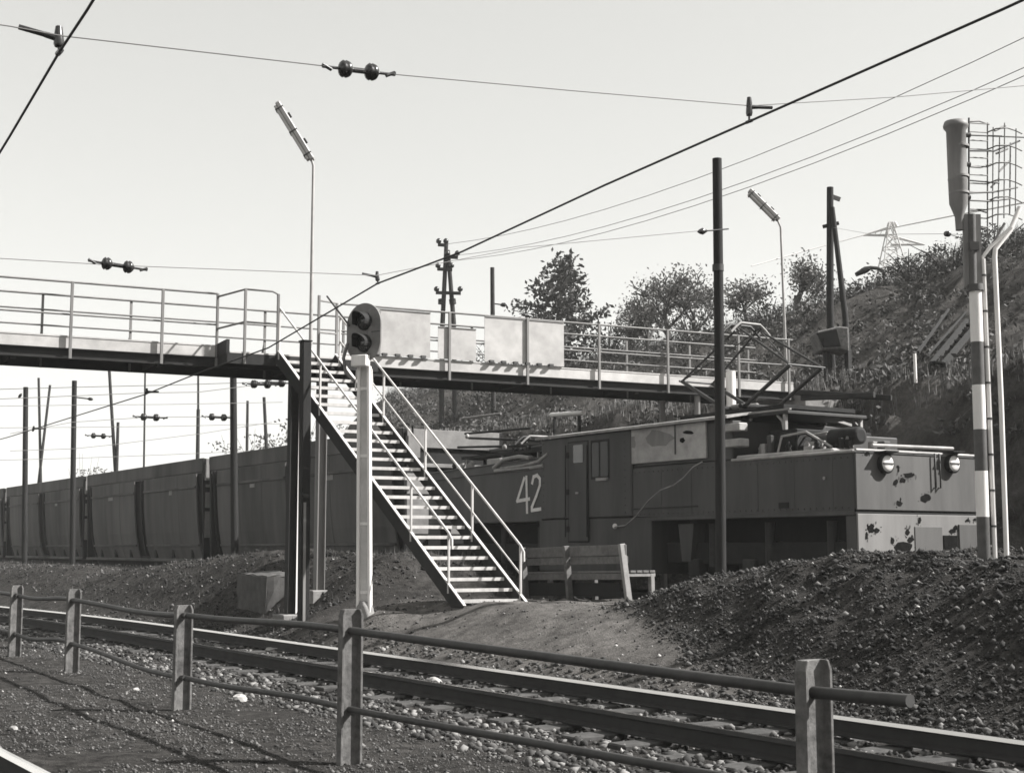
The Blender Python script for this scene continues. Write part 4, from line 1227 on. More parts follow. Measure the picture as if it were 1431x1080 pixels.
    # cab block
    XC0, XC1 = -25.2, -19.1
    body = part('cab', MB().box((XC0, Yn - .012, ZS + .024), (XC1 - 2.9, Yf + .012, 3.99)), 'loco_side', t, .03)
    part('machine_room', MB().box((XC1 - 2.95, Yn + .06, 3.223), (XC1, Yf - .06, 3.97)), 'loco_side', t, .03)
    # roof, slightly arched across, dropping at its left end
    rp = []
    for k in range(9):
        y = Yn - .10 + (Yf - Yn + .2) * k / 8; u = (k / 8 - .5) * 2
        rp.append((y, 4.03 + .16 * (1 - u * u)))
    poly = [(XC0 - .1, y, z) for y, z in rp] + [(XC0 - .1, y, z - .05) for y, z in rp[::-1]]
    part('roof', MB().prism(poly, (XC1 - XC0 + .15, 0, 0)), 'loco_roof', t)
    # pale battered panel with dark blot
    a_ = PY(879, 635, Yn); b_ = PY(985, 590, Yn)
    pn = part('louvre_panel', MB().box((a_.x, Yn + .01, 3.30), (b_.x, Yn + .058, 3.985)), 'panel_pale', t, .008)
    def sblot(x, y, wx, wy, m='rust_dark', par=pn, Y0=Yn + .006, n_=12, k0=.7):
        pts = []
        for k in range(n_):
            q_ = 2 * math.pi * k / n_; rr = k0 + .4 * r2.random()
            q = PY(x + math.cos(q_) * wx * rr, y + math.sin(q_) * wy * rr, Yn); pts.append((q.x, Y0, q.z))
        part('rust_patch', MB().prism(pts, (0, .003, 0)), m, par)
    sblot(921, 612, 20, 13, 'grey_paint'); sblot(962, 604, 8, 3); sblot(953, 615, 4, 4); sblot(884, 618, 4, 9, 'grey_paint')
    part('panel_rib', MB().box((PY(943, 600, Yn).x - .015, Yn - .004, 3.42), (PY(943, 600, Yn).x + .015, Yn + .009, 3.98)), 'loco_side', pn)
    # vents right of the panel
    for (x0, x1, y0, y1, m) in ((1014, 1034, 590, 604, 'loco_light'), (1012, 1036, 612, 626, 'loco_light')):
        a_ = PY(x0, y1, Yn); b_ = PY(x1, y0, Yn); part('junction_box', MB().box((a_.x, Yn - .03, a_.z), (b_.x, Yn + .2, b_.z)), m, t, .02)
    # door and window
    def sp(x, y): return PY(x, y, Yn)
    a_ = sp(796, 756); b_ = sp(822, 617)
    dr = part('door', MB().box((a_.x, Yn - .028, a_.z), (b_.x, Yn - .014, b_.z)), 'loco_side', body, .006)
    for (ga, gb) in (((a_.x - .03, a_.z - .03), (a_.x - .004, b_.z + .03)), ((b_.x + .004, a_.z - .03), (b_.x + .03, b_.z + .03)), ((a_.x - .004, b_.z + .004), (b_.x + .004, b_.z + .03)), ((a_.x - .004, a_.z - .03), (b_.x + .004, a_.z - .004))):
        part('door_gap', MB().box((ga[0], Yn - .0165, ga[1]), (gb[0], Yn - .0125, gb[1])), 'black_matte', body)
    for zz in (a_.z + .25, (a_.z + b_.z) / 2, b_.z - .25):
        part('hinge', MB().box((a_.x - .05, Yn - .045, zz - .06), (a_.x + .03, Yn - .0285, zz + .06)), 'under_dark', dr)
    a2 = sp(803, 647); b2 = sp(816, 621); part('pane', MB().box((a2.x, Yn - .034, a2.z), (b2.x, Yn - .0285, b2.z)), 'lens_glass', dr)
    h_ = sp(809, 688); part('handle', MB().box((h_.x - .05, Yn - .06, h_.z - .03), (h_.x + .05, Yn - .0285, h_.z + .01)), 'loco_light', dr)
    for xx in (794, 824):
        a3 = sp(xx, 750); b3 = sp(xx, 622); part('door_rail', MB().tube([(a3.x, Yn - .07, a3.z), (b3.x, Yn - .07, b3.z)], .014, 6), 'under_dark', body)
    a_ = sp(827, 670); b_ = sp(852, 613)
    wn = part('window', MB().box((a_.x, Yn - .022, a_.z), (b_.x, Yn - .0135, b_.z)), 'under_dark', body)
    part('pane', MB().box((a_.x + .05, Yn - .026, a_.z + .05), (a_.x + .28, Yn - .0225, b_.z - .05)), 'glass_dark', wn)
    part('pane', MB().box((a_.x + .34, Yn - .026, a_.z + .05), (b_.x - .04, Yn - .0225, b_.z - .05)), 'glass_dark', wn)
    a2 = sp(836, 672); b2 = sp(851, 667); part('sill', MB().box((a2.x, Yn - .07, a2.z), (b2.x, Yn - .0225, b2.z)), 'loco_light', wn)
    # rear hood, tapering down to its end
    poly = [(XC0 + .03, Yn + .0, 3.60), (XR, Yn + .0, 3.47), (XR, Yn + .0, ZS - .02), (XC0 + .03, Yn + .0, ZS - .02)]
    rh = part('rear_hood', MB().prism(poly, (0, Yf - Yn, 0)), 'loco_side', t, .02)
    part('skirt', MB().box((XR, Yn + .006, 1.2), (-29.6, Yn + .3, ZS - .025)), 'loco_side', t)
    part('rear_hood_edge', MB().tube([(XC0, Yn, 3.60), (XR, Yn, 3.47)], .02, 6), 'loco_side', rh)
    # the number
    def digit(strokes, wd):
        mb = MB()
        dep = 0
        for s_ in strokes:
            for (p_, q_) in zip(s_[:-1], s_[1:]):
                dep += .0012
                p3, q3 = sp(*p_), sp(*q_); p3.y = q3.y = Yn - .005 - dep
                d_ = (q3 - p3).normalized() * wd * .35
                mb.bar(p3 - d_, q3 + d_, wd, .006, (0, 1, 0))
        return mb
    part('number', digit([[(733, 668), (723, 700), (740, 697)], [(736, 666), (737, 716)]], .075), 'number_paint', rh, label='white painted number 42')
    part('number', digit([[(744, 675), (746, 666), (751, 664), (755, 669), (755, 678), (750, 693), (744, 708), (744, 713), (756, 711)]], .075), 'number_paint', rh)
    # bogies, wheels and hangings seen dark in the openings
    for (xb, nm) in ((-18.8, 'a'), (-27.5, 'b')):
        bo = part('bogie', MB().box((xb - 2.4, Yn + .22, 1.35), (xb + 2.3, Yn + .34, 1.75)), 'under_dark', t, .02)
        for dx in (-1.5, 0, 1.5):
            for yy in (17.72, 19.2):
                wh = part('wheel', MB().lathe((xb + dx, yy, 1.27), [(.12, -.03), (.5, -.02), (.52, .02), (.52, .1), (.1, .12)], 24, (0, 1, 0)), 'under_dark', bo)
            part('axle_box', MB().box((xb + dx - .16, Yn + .12, 1.12), (xb + dx + .16, Yn + .36, 1.45)), 'rail_side', bo, .02)
            part('spring', MB().tube([(xb + dx + .45, Yn + .25, 1.3), (xb + dx + .45, Yn + .25, 2.1)], .09, 8), 'rail_side', bo)
        part('inner_beam', MB().box((xb - 2.5, Yn + .9, 1.25), (xb + 2.4, Yf - .9, 2.2)), 'black_matte', bo)
    part('sand_box', MB().prism([(-20.7, Yn + .1, 2.1), (-20.25, Yn + .1, 2.1), (-20.35, Yn + .1, 1.4), (-20.6, Yn + .1, 1.4)], (0, .3, 0)), 'loco_side', t)
    a_ = sp(1095, 706); part('label_plate', MB().box((a_.x - .11, Yn - .012, a_.z - .05), (a_.x + .13, Yn - .002, a_.z + .05)), 'black_matte', fh)
    a_ = sp(1153, 668); part('side_lamp', MB().lathe((a_.x, Yn - .03, a_.z), [(.03, 0), (.02, .03)], 8, (0, 1, 0)), 'loco_light', fh)
    for k in range(6):
        xx = XF - .5 - k * .9; part('side_strap', MB().box((xx, Yn - .005, ZS + .05), (xx + .012, Yn + .001, 3.19)), 'loco_side', fh)
    rv = MB()
    for zz in (2.30, 3.12):
        for k in range(40):
            xx = XF - .15 - k * .145; rv.lathe((xx, Yn - .014, zz), [(.006, 0), (.014, .008), (.016, .016)], 6, (0, 1, 0))
    part('rivets', rv, 'loco_side', fh)
    rv = MB()
    for xx in (-25.1, -22.2):
        for k in range(12):
            rv.lathe((xx, Yn - .026, 2.35 + k * .14), [(.006, 0), (.014, .008), (.016, .016)], 6, (0, 1, 0))
    part('rivets', rv, 'loco_side', body)
    for (xa_, xb_) in ((-21.9, -20.0), (-29.8, -25.6)):
        part('hand_rail', MB().tube([(xa_, Yn, 2.42 if xa_ > -25 else 3.3), (xa_ + .02, Yn - .06, 2.42 if xa_ > -25 else 3.3), (xb_ - .02, Yn - .06, 2.42 if xa_ > -25 else 3.38), (xb_, Yn, 2.42 if xa_ > -25 else 3.38)], .012, 6), 'loco_side', t)
    # cable hanging on the side
    cp = [(985, 645), (974, 653), (962, 668), (950, 678), (932, 685), (915, 699), (897, 720), (880, 734), (862, 736)]
    pts = []
    for k, (x, y) in enumerate(cp):
        q = sp(x, y); pts.append(Vector((q.x, Yn - .06 - .10 * math.sin(math.pi * k / 8), q.z)))
    part('hanging_cable', MB().tube(pts, .012, 6), 'loco_light', t)
    q = sp(861, 735); part('cable_plug', MB().lathe((q.x, Yn - .06, q.z), [(.04, 0), (.055, .02), (.05, .055)], 10, (0, 1, 0)), 'white_paint', t)
    # open frame carrying the front pantograph
    xa, xb = -19.35, -18.2
    fr = part('roof_frame', MB().box((xa, Yn + .5, 4.02), (xb + .1, Yf - .5, 4.08)), 'loco_side', t, .01)
    part('frame_edge', MB().bar((xa - .05, Yn + .47, 4.095), (xb + .2, Yn + .47, 4.095), .05, .03), 'loco_roof', fr)
    for xx in (xa + .05, xb - .02):
        for yy in (Yn + .55, Yf - .55):
            part('frame_post', MB().bar((xx, yy, 3.22), (xx, yy, 4.02), .06, .06, (1, 0, 0)), 'loco_roof', fr)
            sgn = 1 if xx < -18.8 else -1
            part('bracket', MB().tube([(xx + sgn * .03, yy, 3.72), (xx + sgn * .07, yy, 3.9), (xx + sgn * .2, yy, 4.01)], .03, 6), 'loco_roof', fr)
    part('resistor_box', MB().box((-18.6, Yn + .5, 3.31), (-17.9, Yf - .6, 3.74)), 'under_dark', t, .02)
    part('resistor_box', MB().box((-17.75, Yn + .7, 3.31), (-17.2, Yf - .7, 3.6)), 'loco_side', t, .02)
    part('air_drum', MB().tube([(-17.1, Yn + .55, 3.52), (-17.08, Yn + .55, 3.52), (-16.45, Yn + .55, 3.52), (-16.43, Yn + .55, 3.52)], [.10, .15, .15, .10], 16), 'under_dark', t)
    for k in range(7):
        xx = -18.7 + k * .35; part('insulator', MB().lathe((xx, Yn + .4 + .1 * (k % 2), 3.31), [(.03, 0), (.06, .03), (.04, .08), (.06, .12), (.03, .16), (.02, .2)], 8), 'under_dark' if k % 3 else 'grey_paint', t)
    # pantographs
    def panto(xc, zb, zk, zt, hx, raised=True):
        pt = part('pantograph', MB().bar((xc - .55, 18.2, zb + .04), (xc + .55, 18.2, zb + .04), .07, .06).bar((xc - .55, 18.85, zb + .04), (xc + .55, 18.85, zb + .04), .07, .06).bar((xc - .5, 18.2, zb + .04), (xc - .5, 18.85, zb + .04), .06, .06).bar((xc + .5, 18.2, zb + .04), (xc + .5, 18.85, zb + .04), .06, .06), 'loco_roof', t)
        for sx in (-1, 1):
            for yy in (18.12, 18.93):
                part('lower_arm', MB().tube([(xc + sx * .3, yy, zb + .12), (xc + sx * hx, yy, zk)], .04, 8), 'iron_pipe', pt)
                part('upper_arm', MB().tube([(xc + sx * hx, yy, zk), (xc + sx * .08, yy + (.14 if yy < 18.5 else -.14), zt)], .024, 8), 'iron_pipe', pt)
            part('knee_bar', MB().tube([(xc + sx * hx, 18.05, zk), (xc + sx * hx, 19.0, zk)], .022, 8), 'loco_side', pt)
            part('cross_brace', MB().tube([(xc + sx * hx, 18.12, zk), (xc + sx * .08, 18.79, zt)], .012, 6), 'iron_pipe', pt)
            part('base_shaft', MB().tube([(xc + sx * .3, 18.0, zb + .12), (xc + sx * .3, 19.05, zb + .12)], .05, 10), 'under_dark', pt)
            part('spring', MB().tube([(xc - sx * .25, 18.4 + .1 * sx, zb + .16), (xc + sx * .25, 18.4 + .1 * sx, zb + .16)], .045, 8), 'loco_light', pt)
            part('insulator', MB().lathe((xc + sx * .5, 18.2, zb - .02), [(.04, 0), (.08, .02), (.05, .05)], 8), 'insulator', pt)
        hd_ = []
        for k in range(9):
            u = k / 8 * 2 - 1; hd_.append((18.45 + u * .5, zt + .12 - .20 * max(0, abs(u) - .55) / .45))
        for dx in (-.14, .14):
            part('contact_strip', MB().tube([(xc + dx, y, z) for y, z in hd_], .026, 8), 'loco_light' if dx > 0 else 'iron_pipe', pt)
        for yy in (18.2, 18.85):
            part('head_link', MB().bar((xc - .16, yy, zt + .07), (xc + .16, yy, zt + .07), .03, .05), 'iron_pipe', pt)
            part('head_stem', MB().tube([(xc, yy + (.08 if yy < 18.5 else -.08), zt - .02), (xc, yy, zt + .07)], .02, 6), 'iron_pipe', pt)
        return pt
    panto(-20.2, 4.22, 5.0, 5.86, 1.55)
    part('frame_extension', MB().box((-21.2, Yn + .6, 4.14), (-18.3, Yf - .6, 4.215)), 'under_dark', fr)
    panto(-27.6, 3.86, 4.02, 4.16, 1.5)
    # clutter on the rear hood
    part('roof_frame', MB().box((-29.2, Yn + .35, 3.78), (-25.7, Yf - .35, 3.85)), 'under_dark', t)
    for xx in (-29.0, -27.4, -25.9):
        for yy in (Yn + .4, Yf - .4): part('frame_post', MB().bar((xx, yy, 3.46), (xx, yy, 3.78), .05, .05, (1, 0, 0)), 'loco_light', t)
    for k in range(9):
        xx = -29.3 + k * .42; part('insulator', MB().lathe((xx, Yn + .22 + .18 * (k % 2), 3.50), [(.04, 0), (.07, .03), (.045, .09), (.07, .13), (.03, .2)], 8), 'loco_light' if k % 3 else 'under_dark', t)
    part('cable_duct', MB().tube([sp(690, 654), sp(705, 642), sp(725, 638), sp(740, 640)] , .05, 8), 'loco_light', t)
    part('cable_duct', MB().tube([sp(700, 655), sp(730, 651), sp(752, 645), sp(766, 634)] , .04, 8), 'loco_roof', t)
    part('cable_duct', MB().tube([sp(692, 658), sp(728, 656), sp(760, 651)] , .05, 8), 'loco_light', t)
    part('equipment_box', MB().box((-27.6, Yn + .08, 3.53), (-27.05, Yn + .5, 3.70)), 'loco_light', t, .02)
    part('equipment_box', MB().box((-28.6, Yn + .6, 3.50), (-27.9, Yf - .8, 3.76)), 'under_dark', t, .02)
    rr = random.Random(8)
    for k in range(26):                            # fittings crowded under the pantograph frame
        xx = rr.uniform(-19.2, -16.6); yy = rr.uniform(Yn + .25, Yn + 1.6); hh = rr.uniform(.08, .42 if xx < -17.6 else .2); ww = rr.uniform(.06, .2)
        part('roof_fitting', MB().box((xx, yy, 3.301), (xx + ww, yy + ww, 3.301 + hh)), rr.choice(['under_dark', 'loco_side', 'grey_paint', 'loco_light']), t, .015)
    for k in range(5):
        xx = rr.uniform(-19.2, -17.6); yy = Yn + .3 + .2 * k
        part('roof_conduit', MB().tube([(xx, yy, 3.32), (xx + .1, yy, 3.6), (xx + .6, yy + .1, 3.65), (xx + 1.3, yy, 3.34)], .022, 6), rr.choice(['under_dark', 'loco_light']), t)
    for k in range(18):
        xx = rr.uniform(-29.6, -25.6); yy = rr.uniform(Yn + .1, Yf - .8); hh = rr.uniform(.06, .25); ww = rr.uniform(.08, .3)
        part('roof_fitting', MB().box((xx, yy, 3.44), (xx + ww, yy + ww, 3.60 + hh)), rr.choice(['under_dark', 'loco_side', 'grey_paint', 'loco_light']), t, .015)
    a_ = PY(770, 580, 18.4); b_ = PY(815, 577, 18.4)
    part('whistle_tube', MB().tube([(a_.x, 18.4, a_.z), (b_.x, 18.4, b_.z)], .055, 10), 'headlight_glass', t)
    part('whistle_stand', MB().bar((a_.x + .15, 18.4, 4.1), (a_.x + .15, 18.4, a_.z - .05), .05, .05, (1, 0, 0)).bar((b_.x - .15, 18.4, 4.1), (b_.x - .15, 18.4, b_.z - .05), .05, .05, (1, 0, 0)), 'under_dark', t)
    for (x0, y0, x1, y1) in ((645, 585, 700, 578), (650, 606, 742, 598), (655, 612, 756, 616), (640, 625, 770, 622)):
        part('roof_conduit', MB().tube([PY(x0, y0, 18.2), PY(x1, y1, 18.2)], .03, 6), 'under_dark' if y0 > 600 else 'grey_paint', t)
    for (x, y) in ((653, 613), (705, 628), (746, 598), (775, 621)):
        q = PY(x, y, 17.6); part('roof_lamp', MB().lathe(q, [(.03, 0), (.06, .03), (.05, .09), (.02, .12)], 8), 'loco_light', t)
loco()

# ------------------------------------------------------------------ striped signal mast at the right edge
def striped():
    Y = 13.4
    ft = PY(1379, 776, Y); D = (ft - EYE).dot(FH)
    ft.z = min(ft.z, gz(ft.x, ft.y) + .02)
    t = thing('signal_mast', 'tall black and white banded mast with drum head and ladder cage', 'mast', ft)
    def q(x, y, dd=0): return PD(x, y, D + dd)
    ys = [405, 478, 538, 600, 658, 722, 790]
    def ax(y): return 1363 + (y - 405) * 12 / 365.0
    for k in range(6):
        a = q(ax(ys[k]), ys[k]); b_ = q(ax(ys[k+1]), ys[k+1])
        part('band', MB().tube([a, b_], .072, 18), 'white_paint' if k % 2 == 0 else 'band_dark', t)
    part('collar', MB().tube([q(1362, 398), q(1363, 407)], .10, 14), 'band_dark', t)
    for xx in (1349, 1366):
        part('bracket', MB().bar(q(xx, 300), q(xx + 2, 402), .05, .06, RT), 'grey_paint', t)
    part('inner_pole', MB().tube([q(1357, 300), q(1359, 402)], .055, 10), 'band_dark', t)
    base = q(1341, 322); H = q(1339, 168).z - base.z
    pr = [(.045, 0), (.05, H*.12), (.108, H*.24), (.112, H*.45), (.116, H*.46), (.112, H*.47), (.114, H*.9), (.145, H*.93), (.148, H*.95), (.13, H*.985), (.05, H)]
    dm = part('drum', MB().lathe(base, pr, 24), 'grey_paint', t)
    for yy in (205, 247, 270):
        c_ = q(1340, yy); part('drum_strap', MB().tube([c_ - ZU * .012, c_ + ZU * .012], .119, 24), 'loco_light', dm)
    # ladder
    part('ladder_rail', MB().tube([q(1354, 165), q(1354, 325)], .012, 6), 'iron_pipe', t)
    part('ladder_rail', MB().tube([q(1380, 172, .2), q(1380, 330, .2)], .010, 6), 'wire_grey', t)
    part('ladder_rail', MB().tube([q(1397, 190, .3), q(1394, 330, .3)], .008, 6), 'wire_grey', t)
    part('ladder_rail', MB().tube([q(1412, 200, .4), q(1411, 300, .4)], .010, 6), 'wire_grey', t)
    for (y0, y1, x1) in ((170, 174, 1382), (189, 192, 1431), (211, 197, 1425), (233, 230, 1385), (252, 256, 1396), (270, 262, 1422), (280, 278, 1410), (295, 297, 1378), (318, 318, 1380)):
        part('rung', MB().tube([q(1354, y0), q((1354 + x1) / 2, y0 + rnd.uniform(-2, 3), .1), q(x1, y1, .3)], .011, 6), 'iron_pipe' if y0 in (211, 252, 295) else 'wire_grey', t)
    for (xa, ya, xb, yb) in ((1390, 183, 1405, 176), (1392, 215, 1408, 208), (1396, 240, 1410, 226), (1385, 262, 1396, 250)):
        part('cage_bar', MB().tube([q(xa, ya, .3), q(xb, yb, .4)], .013, 6), 'wire_grey', t)
    for k in range(13):
        yy = 172 + k * 12; part('rung', MB().tube([q(1354, yy), q(1380, yy + 1.5, .2)], .008, 5), 'grey_paint', t)
    for k in range(6):
        yy = 185 + k * 24
        part('cage_hoop', MB().tube([q(1380, yy, .2), q(1392, yy - 5, .05), q(1408, yy - 6, .1), q(1420, yy - 2, .3), q(1428, yy + 2, .5)], .009, 5), 'grey_paint', t)
    for (xx, y0, y1) in ((1388, 178, 318), (1404, 172, 305), (1420, 180, 300)):
        part('cage_bar', MB().tube([q(xx, y0, .12), q(xx - 1, y1, .12)], .008, 5), 'grey_paint', t)
    part('clamp_box', MB().bar(q(1353, 345), q(1366, 345), .12, .10), 'band_dark', t)
    for yy in (189, 230, 276):
        part('stud', MB().tube([q(1348, yy), q(1356, yy)], .03, 8), 'band_dark', t)
    part('ladder_stile', MB().tube([q(1374, 362), q(1382, 560), q(1391, 785)], .029, 10), 'white_paint', t)
    for yy in range(385, 785, 50):
        f_ = (yy - 362) / 423; c_ = q(1374 + 17 * f_, yy); part('stile_clamp', MB().tube([c_ - ZU * .012, c_ + ZU * .012], .034, 10), 'band_dark', t)
    part('ladder_stile', MB().tube([q(1425, 290, .1), q(1412, 322, .05), q(1391, 348), q(1390, 360), q(1399, 560), q(1407, 785)], .029, 10), 'white_paint', t)
    part('stile_brace', MB().tube([q(1372, 362), q(1383, 346), q(1413, 318)], .022, 8), 'white_paint', t)
    part('stile_brace', MB().tube([q(1385, 345), q(1404, 312)], .016, 8), 'grey_paint', t)
striped()
a = PD(1164, 318, 41); e = PD(1352, 329, 16.5)
t = span('short wire with a dark insulator tied to the banded mast', [a, a.lerp(e, .5) - ZU * .1, PD(1322, 327, 20), e], [(PD(1324, 327, 19.6), e - a)], .004, 'wire_grey', .55)

# ------------------------------------------------------------------ things on the hillside
# lamp with a curved head on the crest
q = PD(1236, 400, 52); g = gz(q.x, q.y)
t = thing('street_lamp', 'dark curved street lamp head peeping over the hillside crest', 'lamp', (q.x, q.y, g))
part('lamp_post', MB().tube([(q.x, q.y, g - .2), q, PD(1235, 379, 52)], .05, 8), 'far_wood', t)
part('lamp_arm', MB().tube([PD(1235, 379, 52), PD(1226, 375, 52), PD(1216, 374, 52)], .07, 8), 'far_wood', t)
part('lamp_head', MB().tube([PD(1217, 374, 52), PD(1210, 377, 52), PD(1196, 384, 52)], [.07, .13, .08], 10), 'dark_wood', t)
# concrete portal box
t = thing('concrete_portal', 'small concrete box with a dark opening set in the hillside', 'concrete box', PD(1162, 490, 34))
D = 34
mb = MB(); fr_ = FH * .9
mb.prism([PD(1141, 463, D), PD(1172, 456, D), PD(1186, 457, D), PD(1187, 492, D), PD(1176, 488, D), PD(1149, 489, D)], fr_); part('shell', mb, 'concrete_post', t, .03)
mb = MB().prism([PD(1141.5, 466, D - .05), PD(1169, 460, D - .05), PD(1175, 484, D - .05), PD(1151, 485, D - .05)], FH * .04); part('opening', mb, 'black_matte', t)
mb = MB().prism([PD(1150, 472, D - .09), PD(1171, 470, D - .09), PD(1174, 482, D - .09), PD(1152, 484, D - .09)], FH * .03); part('shutter', mb, 'under_dark', t)
for x in (1155, 1185):
    c_ = PD(x, 488, D + .3); part('prop', MB().bar(c_, (c_.x, c_.y, gz(c_.x, c_.y) - .2), .12, .12, (1, 0, 0)), 'far_wood', t)
# steps with rails up the slope
t = thing('hillside_steps', 'worn timber steps with slanting rails climbing the hillside', 'steps', PD(1300, 500, 33))
def hs(x, y, D):
    return PD(x, y, D)
for (x0, y0, x1, y1, D0, D1, wd) in ((1303, 508, 1352, 448, 31, 40, .16), (1318, 510, 1368, 450, 31, 40, .16), (1283, 492, 1326, 432, 31.5, 41, .08), (1296, 497, 1350, 436, 31.5, 41, .06)):
    part('stringer' if wd > .1 else 'handrail', MB().bar(hs(x0, y0, D0), hs(x1, y1, D1), wd * .7, wd * .7), 'dark_wood', t)
for k in range(9):
    f_ = k / 8; a = hs(1303 + 49 * f_, 506 - 60 * f_, 31 + 9 * f_); b_ = hs(1318 + 50 * f_, 508 - 60 * f_, 31 + 9 * f_)
    part('step', MB().bar(a, b_, .2, .04), 'dark_wood', t)
q = PD(1279, 516, 30.5); solo('marker_post', MB().tube([q - ZU * .3, PD(1278, 494, 30.5)], .035, 8), 'white_paint', 'small white marker post on the hillside ledge', 'post', tuple(q))
# fallen rails / beams lying past the bridge end
for (x0, y0, x1, y1, lab) in ((1110, 548, 1246, 556, 'long dark beam lying level beyond the end of the footbridge'), (1120, 556, 1222, 552, 'shorter dark beam lying under the long one beyond the footbridge')):
    a = PD(x0, y0, 30.5); e = PD(x1, y1, 29.5)
    solo('timber_beam', MB().bar(a, e, .12, .12), 'far_wood', lab, 'beam', tuple(a), bevel=.01)

# ------------------------------------------------------------------ trees
def tree(label, name, foot, H, spread, leaves, lm, seed, conifer=False, leafsize=.1, lean=0, trunk_r=.16):
    r = random.Random(seed)
    foot = Vector(foot)
    t = thing(name, label, 'tree', foot, None)
    segs = []; tips = []
    def grow(p, d, ln, rad, lev):
        n_ = 3; pts = [p]; rs = [rad]
        for k in range(n_):
            d = (d + Vector((r.uniform(-.18, .18), r.uniform(-.18, .18), r.uniform(-.05, .12)))).normalized()
            p = p + d * (ln / n_); pts.append(p); rs.append(max(.006, rad * (1 - .55 * (k + 1) / n_)))
        segs.append((lev, pts, rs))
        if lev >= 4:
            tips.append((pts[-1], d)); tips.append((pts[1], d)); return
        nb = (4, 5, 4, 4)[lev] if not conifer else (0, 4, 3, 2)[lev]
        for k in range(nb):
            f_ = r.uniform(.35, 1.0); i = min(n_ - 1, int(f_ * n_)); q = pts[i].lerp(pts[i+1], f_ * n_ - i)
            a = r.uniform(0, 6.28); side = Vector((math.cos(a), math.sin(a), 0))
            nd = (d * r.uniform(.45, .9) + side * r.uniform(.5, 1.0) * spread + Vector((0, 0, r.uniform(-.1, .3)))).normalized()
            grow(q, nd, ln * r.uniform(.5, .75), max(.007, rs[i] * .55), lev + 1)
        if lev > 1: tips.append((pts[-1], d))
    if conifer:
        pts = [foot - ZU * .3, foot + ZU * H * .5 + RT * lean * .4, foot + ZU * H + RT * lean]; segs.append((0, pts, [trunk_r, trunk_r * .6, .02]))
        for k in range(64):
            f_ = .12 + .86 * (k / 64); q = pts[0].lerp(pts[1], f_ * 2) if f_ < .5 else pts[1].lerp(pts[2], f_ * 2 - 1)
            a = k * 2.4 + r.uniform(-.4, .4); ln = H * spread * (1.03 - f_) ** .8 * r.uniform(.55, 1.15)
            d_ = Vector((math.cos(a), math.sin(a), r.uniform(.05, .55)))
            e = q + d_.normalized() * ln
            segs.append((2, [q, q.lerp(e, .5) + ZU * .05, e], [.03, .02, .008]))
            for j in range(int(6 + ln * 9)):
                u = r.uniform(.15, 1.05); tips.append((q.lerp(e, u) + Vector((r.uniform(-.2, .2), r.uniform(-.2, .2), r.uniform(-.18, .18))), d_))
    else:
        grow(foot - ZU * .2, Vector((lean, 0, 1)).normalized(), H * .48, trunk_r, 0)
    mb = MB()
    for lev, pts, rs in segs:
        if lev <= 1: mb.tube(pts, rs, 8)
    part('trunk', mb, 'bark', t)
    vs = []; fs = []
    tw = MB()
    for lev, pts, rs in segs:
        if lev > 1: tw.tube(pts, [max(q, .016) for q in rs], 4, False)
    part('twigs', tw, 'bark', t)
    lv = MB()
    for (p, d) in tips:
        if r.random() < .22: continue
        for k in range(leaves):
            c_ = p + Vector((r.gauss(0, 1), r.gauss(0, 1), r.gauss(0, 1))) * (.27 if not conifer else .17)
            u = Vector((r.gauss(0, 1), r.gauss(0, 1), r.gauss(0, 1))).normalized(); v = u.orthogonal().normalized()
            s_ = leafsize * r.uniform(.5, 1.3)
            lv.v += [tuple(c_ - u * s_), tuple(c_ + v * s_ * .45), tuple(c_ + u * s_), tuple(c_ - v * s_ * .45)]
            i = len(lv.v) - 4; lv.f.append((i, i+1, i+2, i+3)); lv.sm.append(False)
    me = bpy.data.meshes.new('crown'); me.from_pydata([(a_ - foot.x, b_ - foot.y, c2 - foot.z) for a_, b_, c2 in lv.v], [], lv.f); me.materials.append(MATS[lm])
    o = bpy.data.objects.new('crown', me); col.objects.link(o); o.parent = t
    return t
def hill_foot(px, D):
    q = PD(px, 500, D); return (q.x, q.y, gz(q.x, q.y))
def htree(label, name, px, ytop, D, spread, leaves, lm, seed, **k):
    f_ = hill_foot(px, D); top = PD(px, ytop, D).z
    return tree(label, name, f_, top - f_[2], spread, leaves, lm, seed, **k)
htree('dense dark tapering tree behind the white boards of the footbridge', 'tapering_tree', 775, 357, 66, .62, 3, 'leaf_dark', 5, conifer=True, leafsize=.15, lean=.5, trunk_r=.2)
htree('spreading sparse-leaved tree just left of the tall timber pole', 'leafy_tree', 935, 352, 60, .95, 2, 'leaf_grey', 12, leafsize=.085)
htree('second trunk of sparse leaves behind the railing left of the tall pole', 'leafy_tree', 905, 395, 63, 1.1, 2, 'leaf_grey', 14, leafsize=.085)
htree('sparse bare-twigged tree behind the right-hand tube lamp', 'leafy_tree', 1108, 350, 56, .75, 2, 'leaf_grey', 23, leafsize=.08)
htree('low wide sparse tree right of the tall timber pole', 'leafy_tree', 1050, 385, 58, 1.1, 2, 'leaf_grey', 31, leafsize=.08)
htree('wide pale tree whose crown meets the spreading tree left of the tall pole', 'leafy_tree', 972, 365, 61, 1.0, 2, 'leaf_grey', 41, leafsize=.085)
htree('small sparse tree behind the railing left of the spreading tree', 'leafy_tree', 880, 412, 64, 1.2, 2, 'leaf_grey', 43, leafsize=.08)
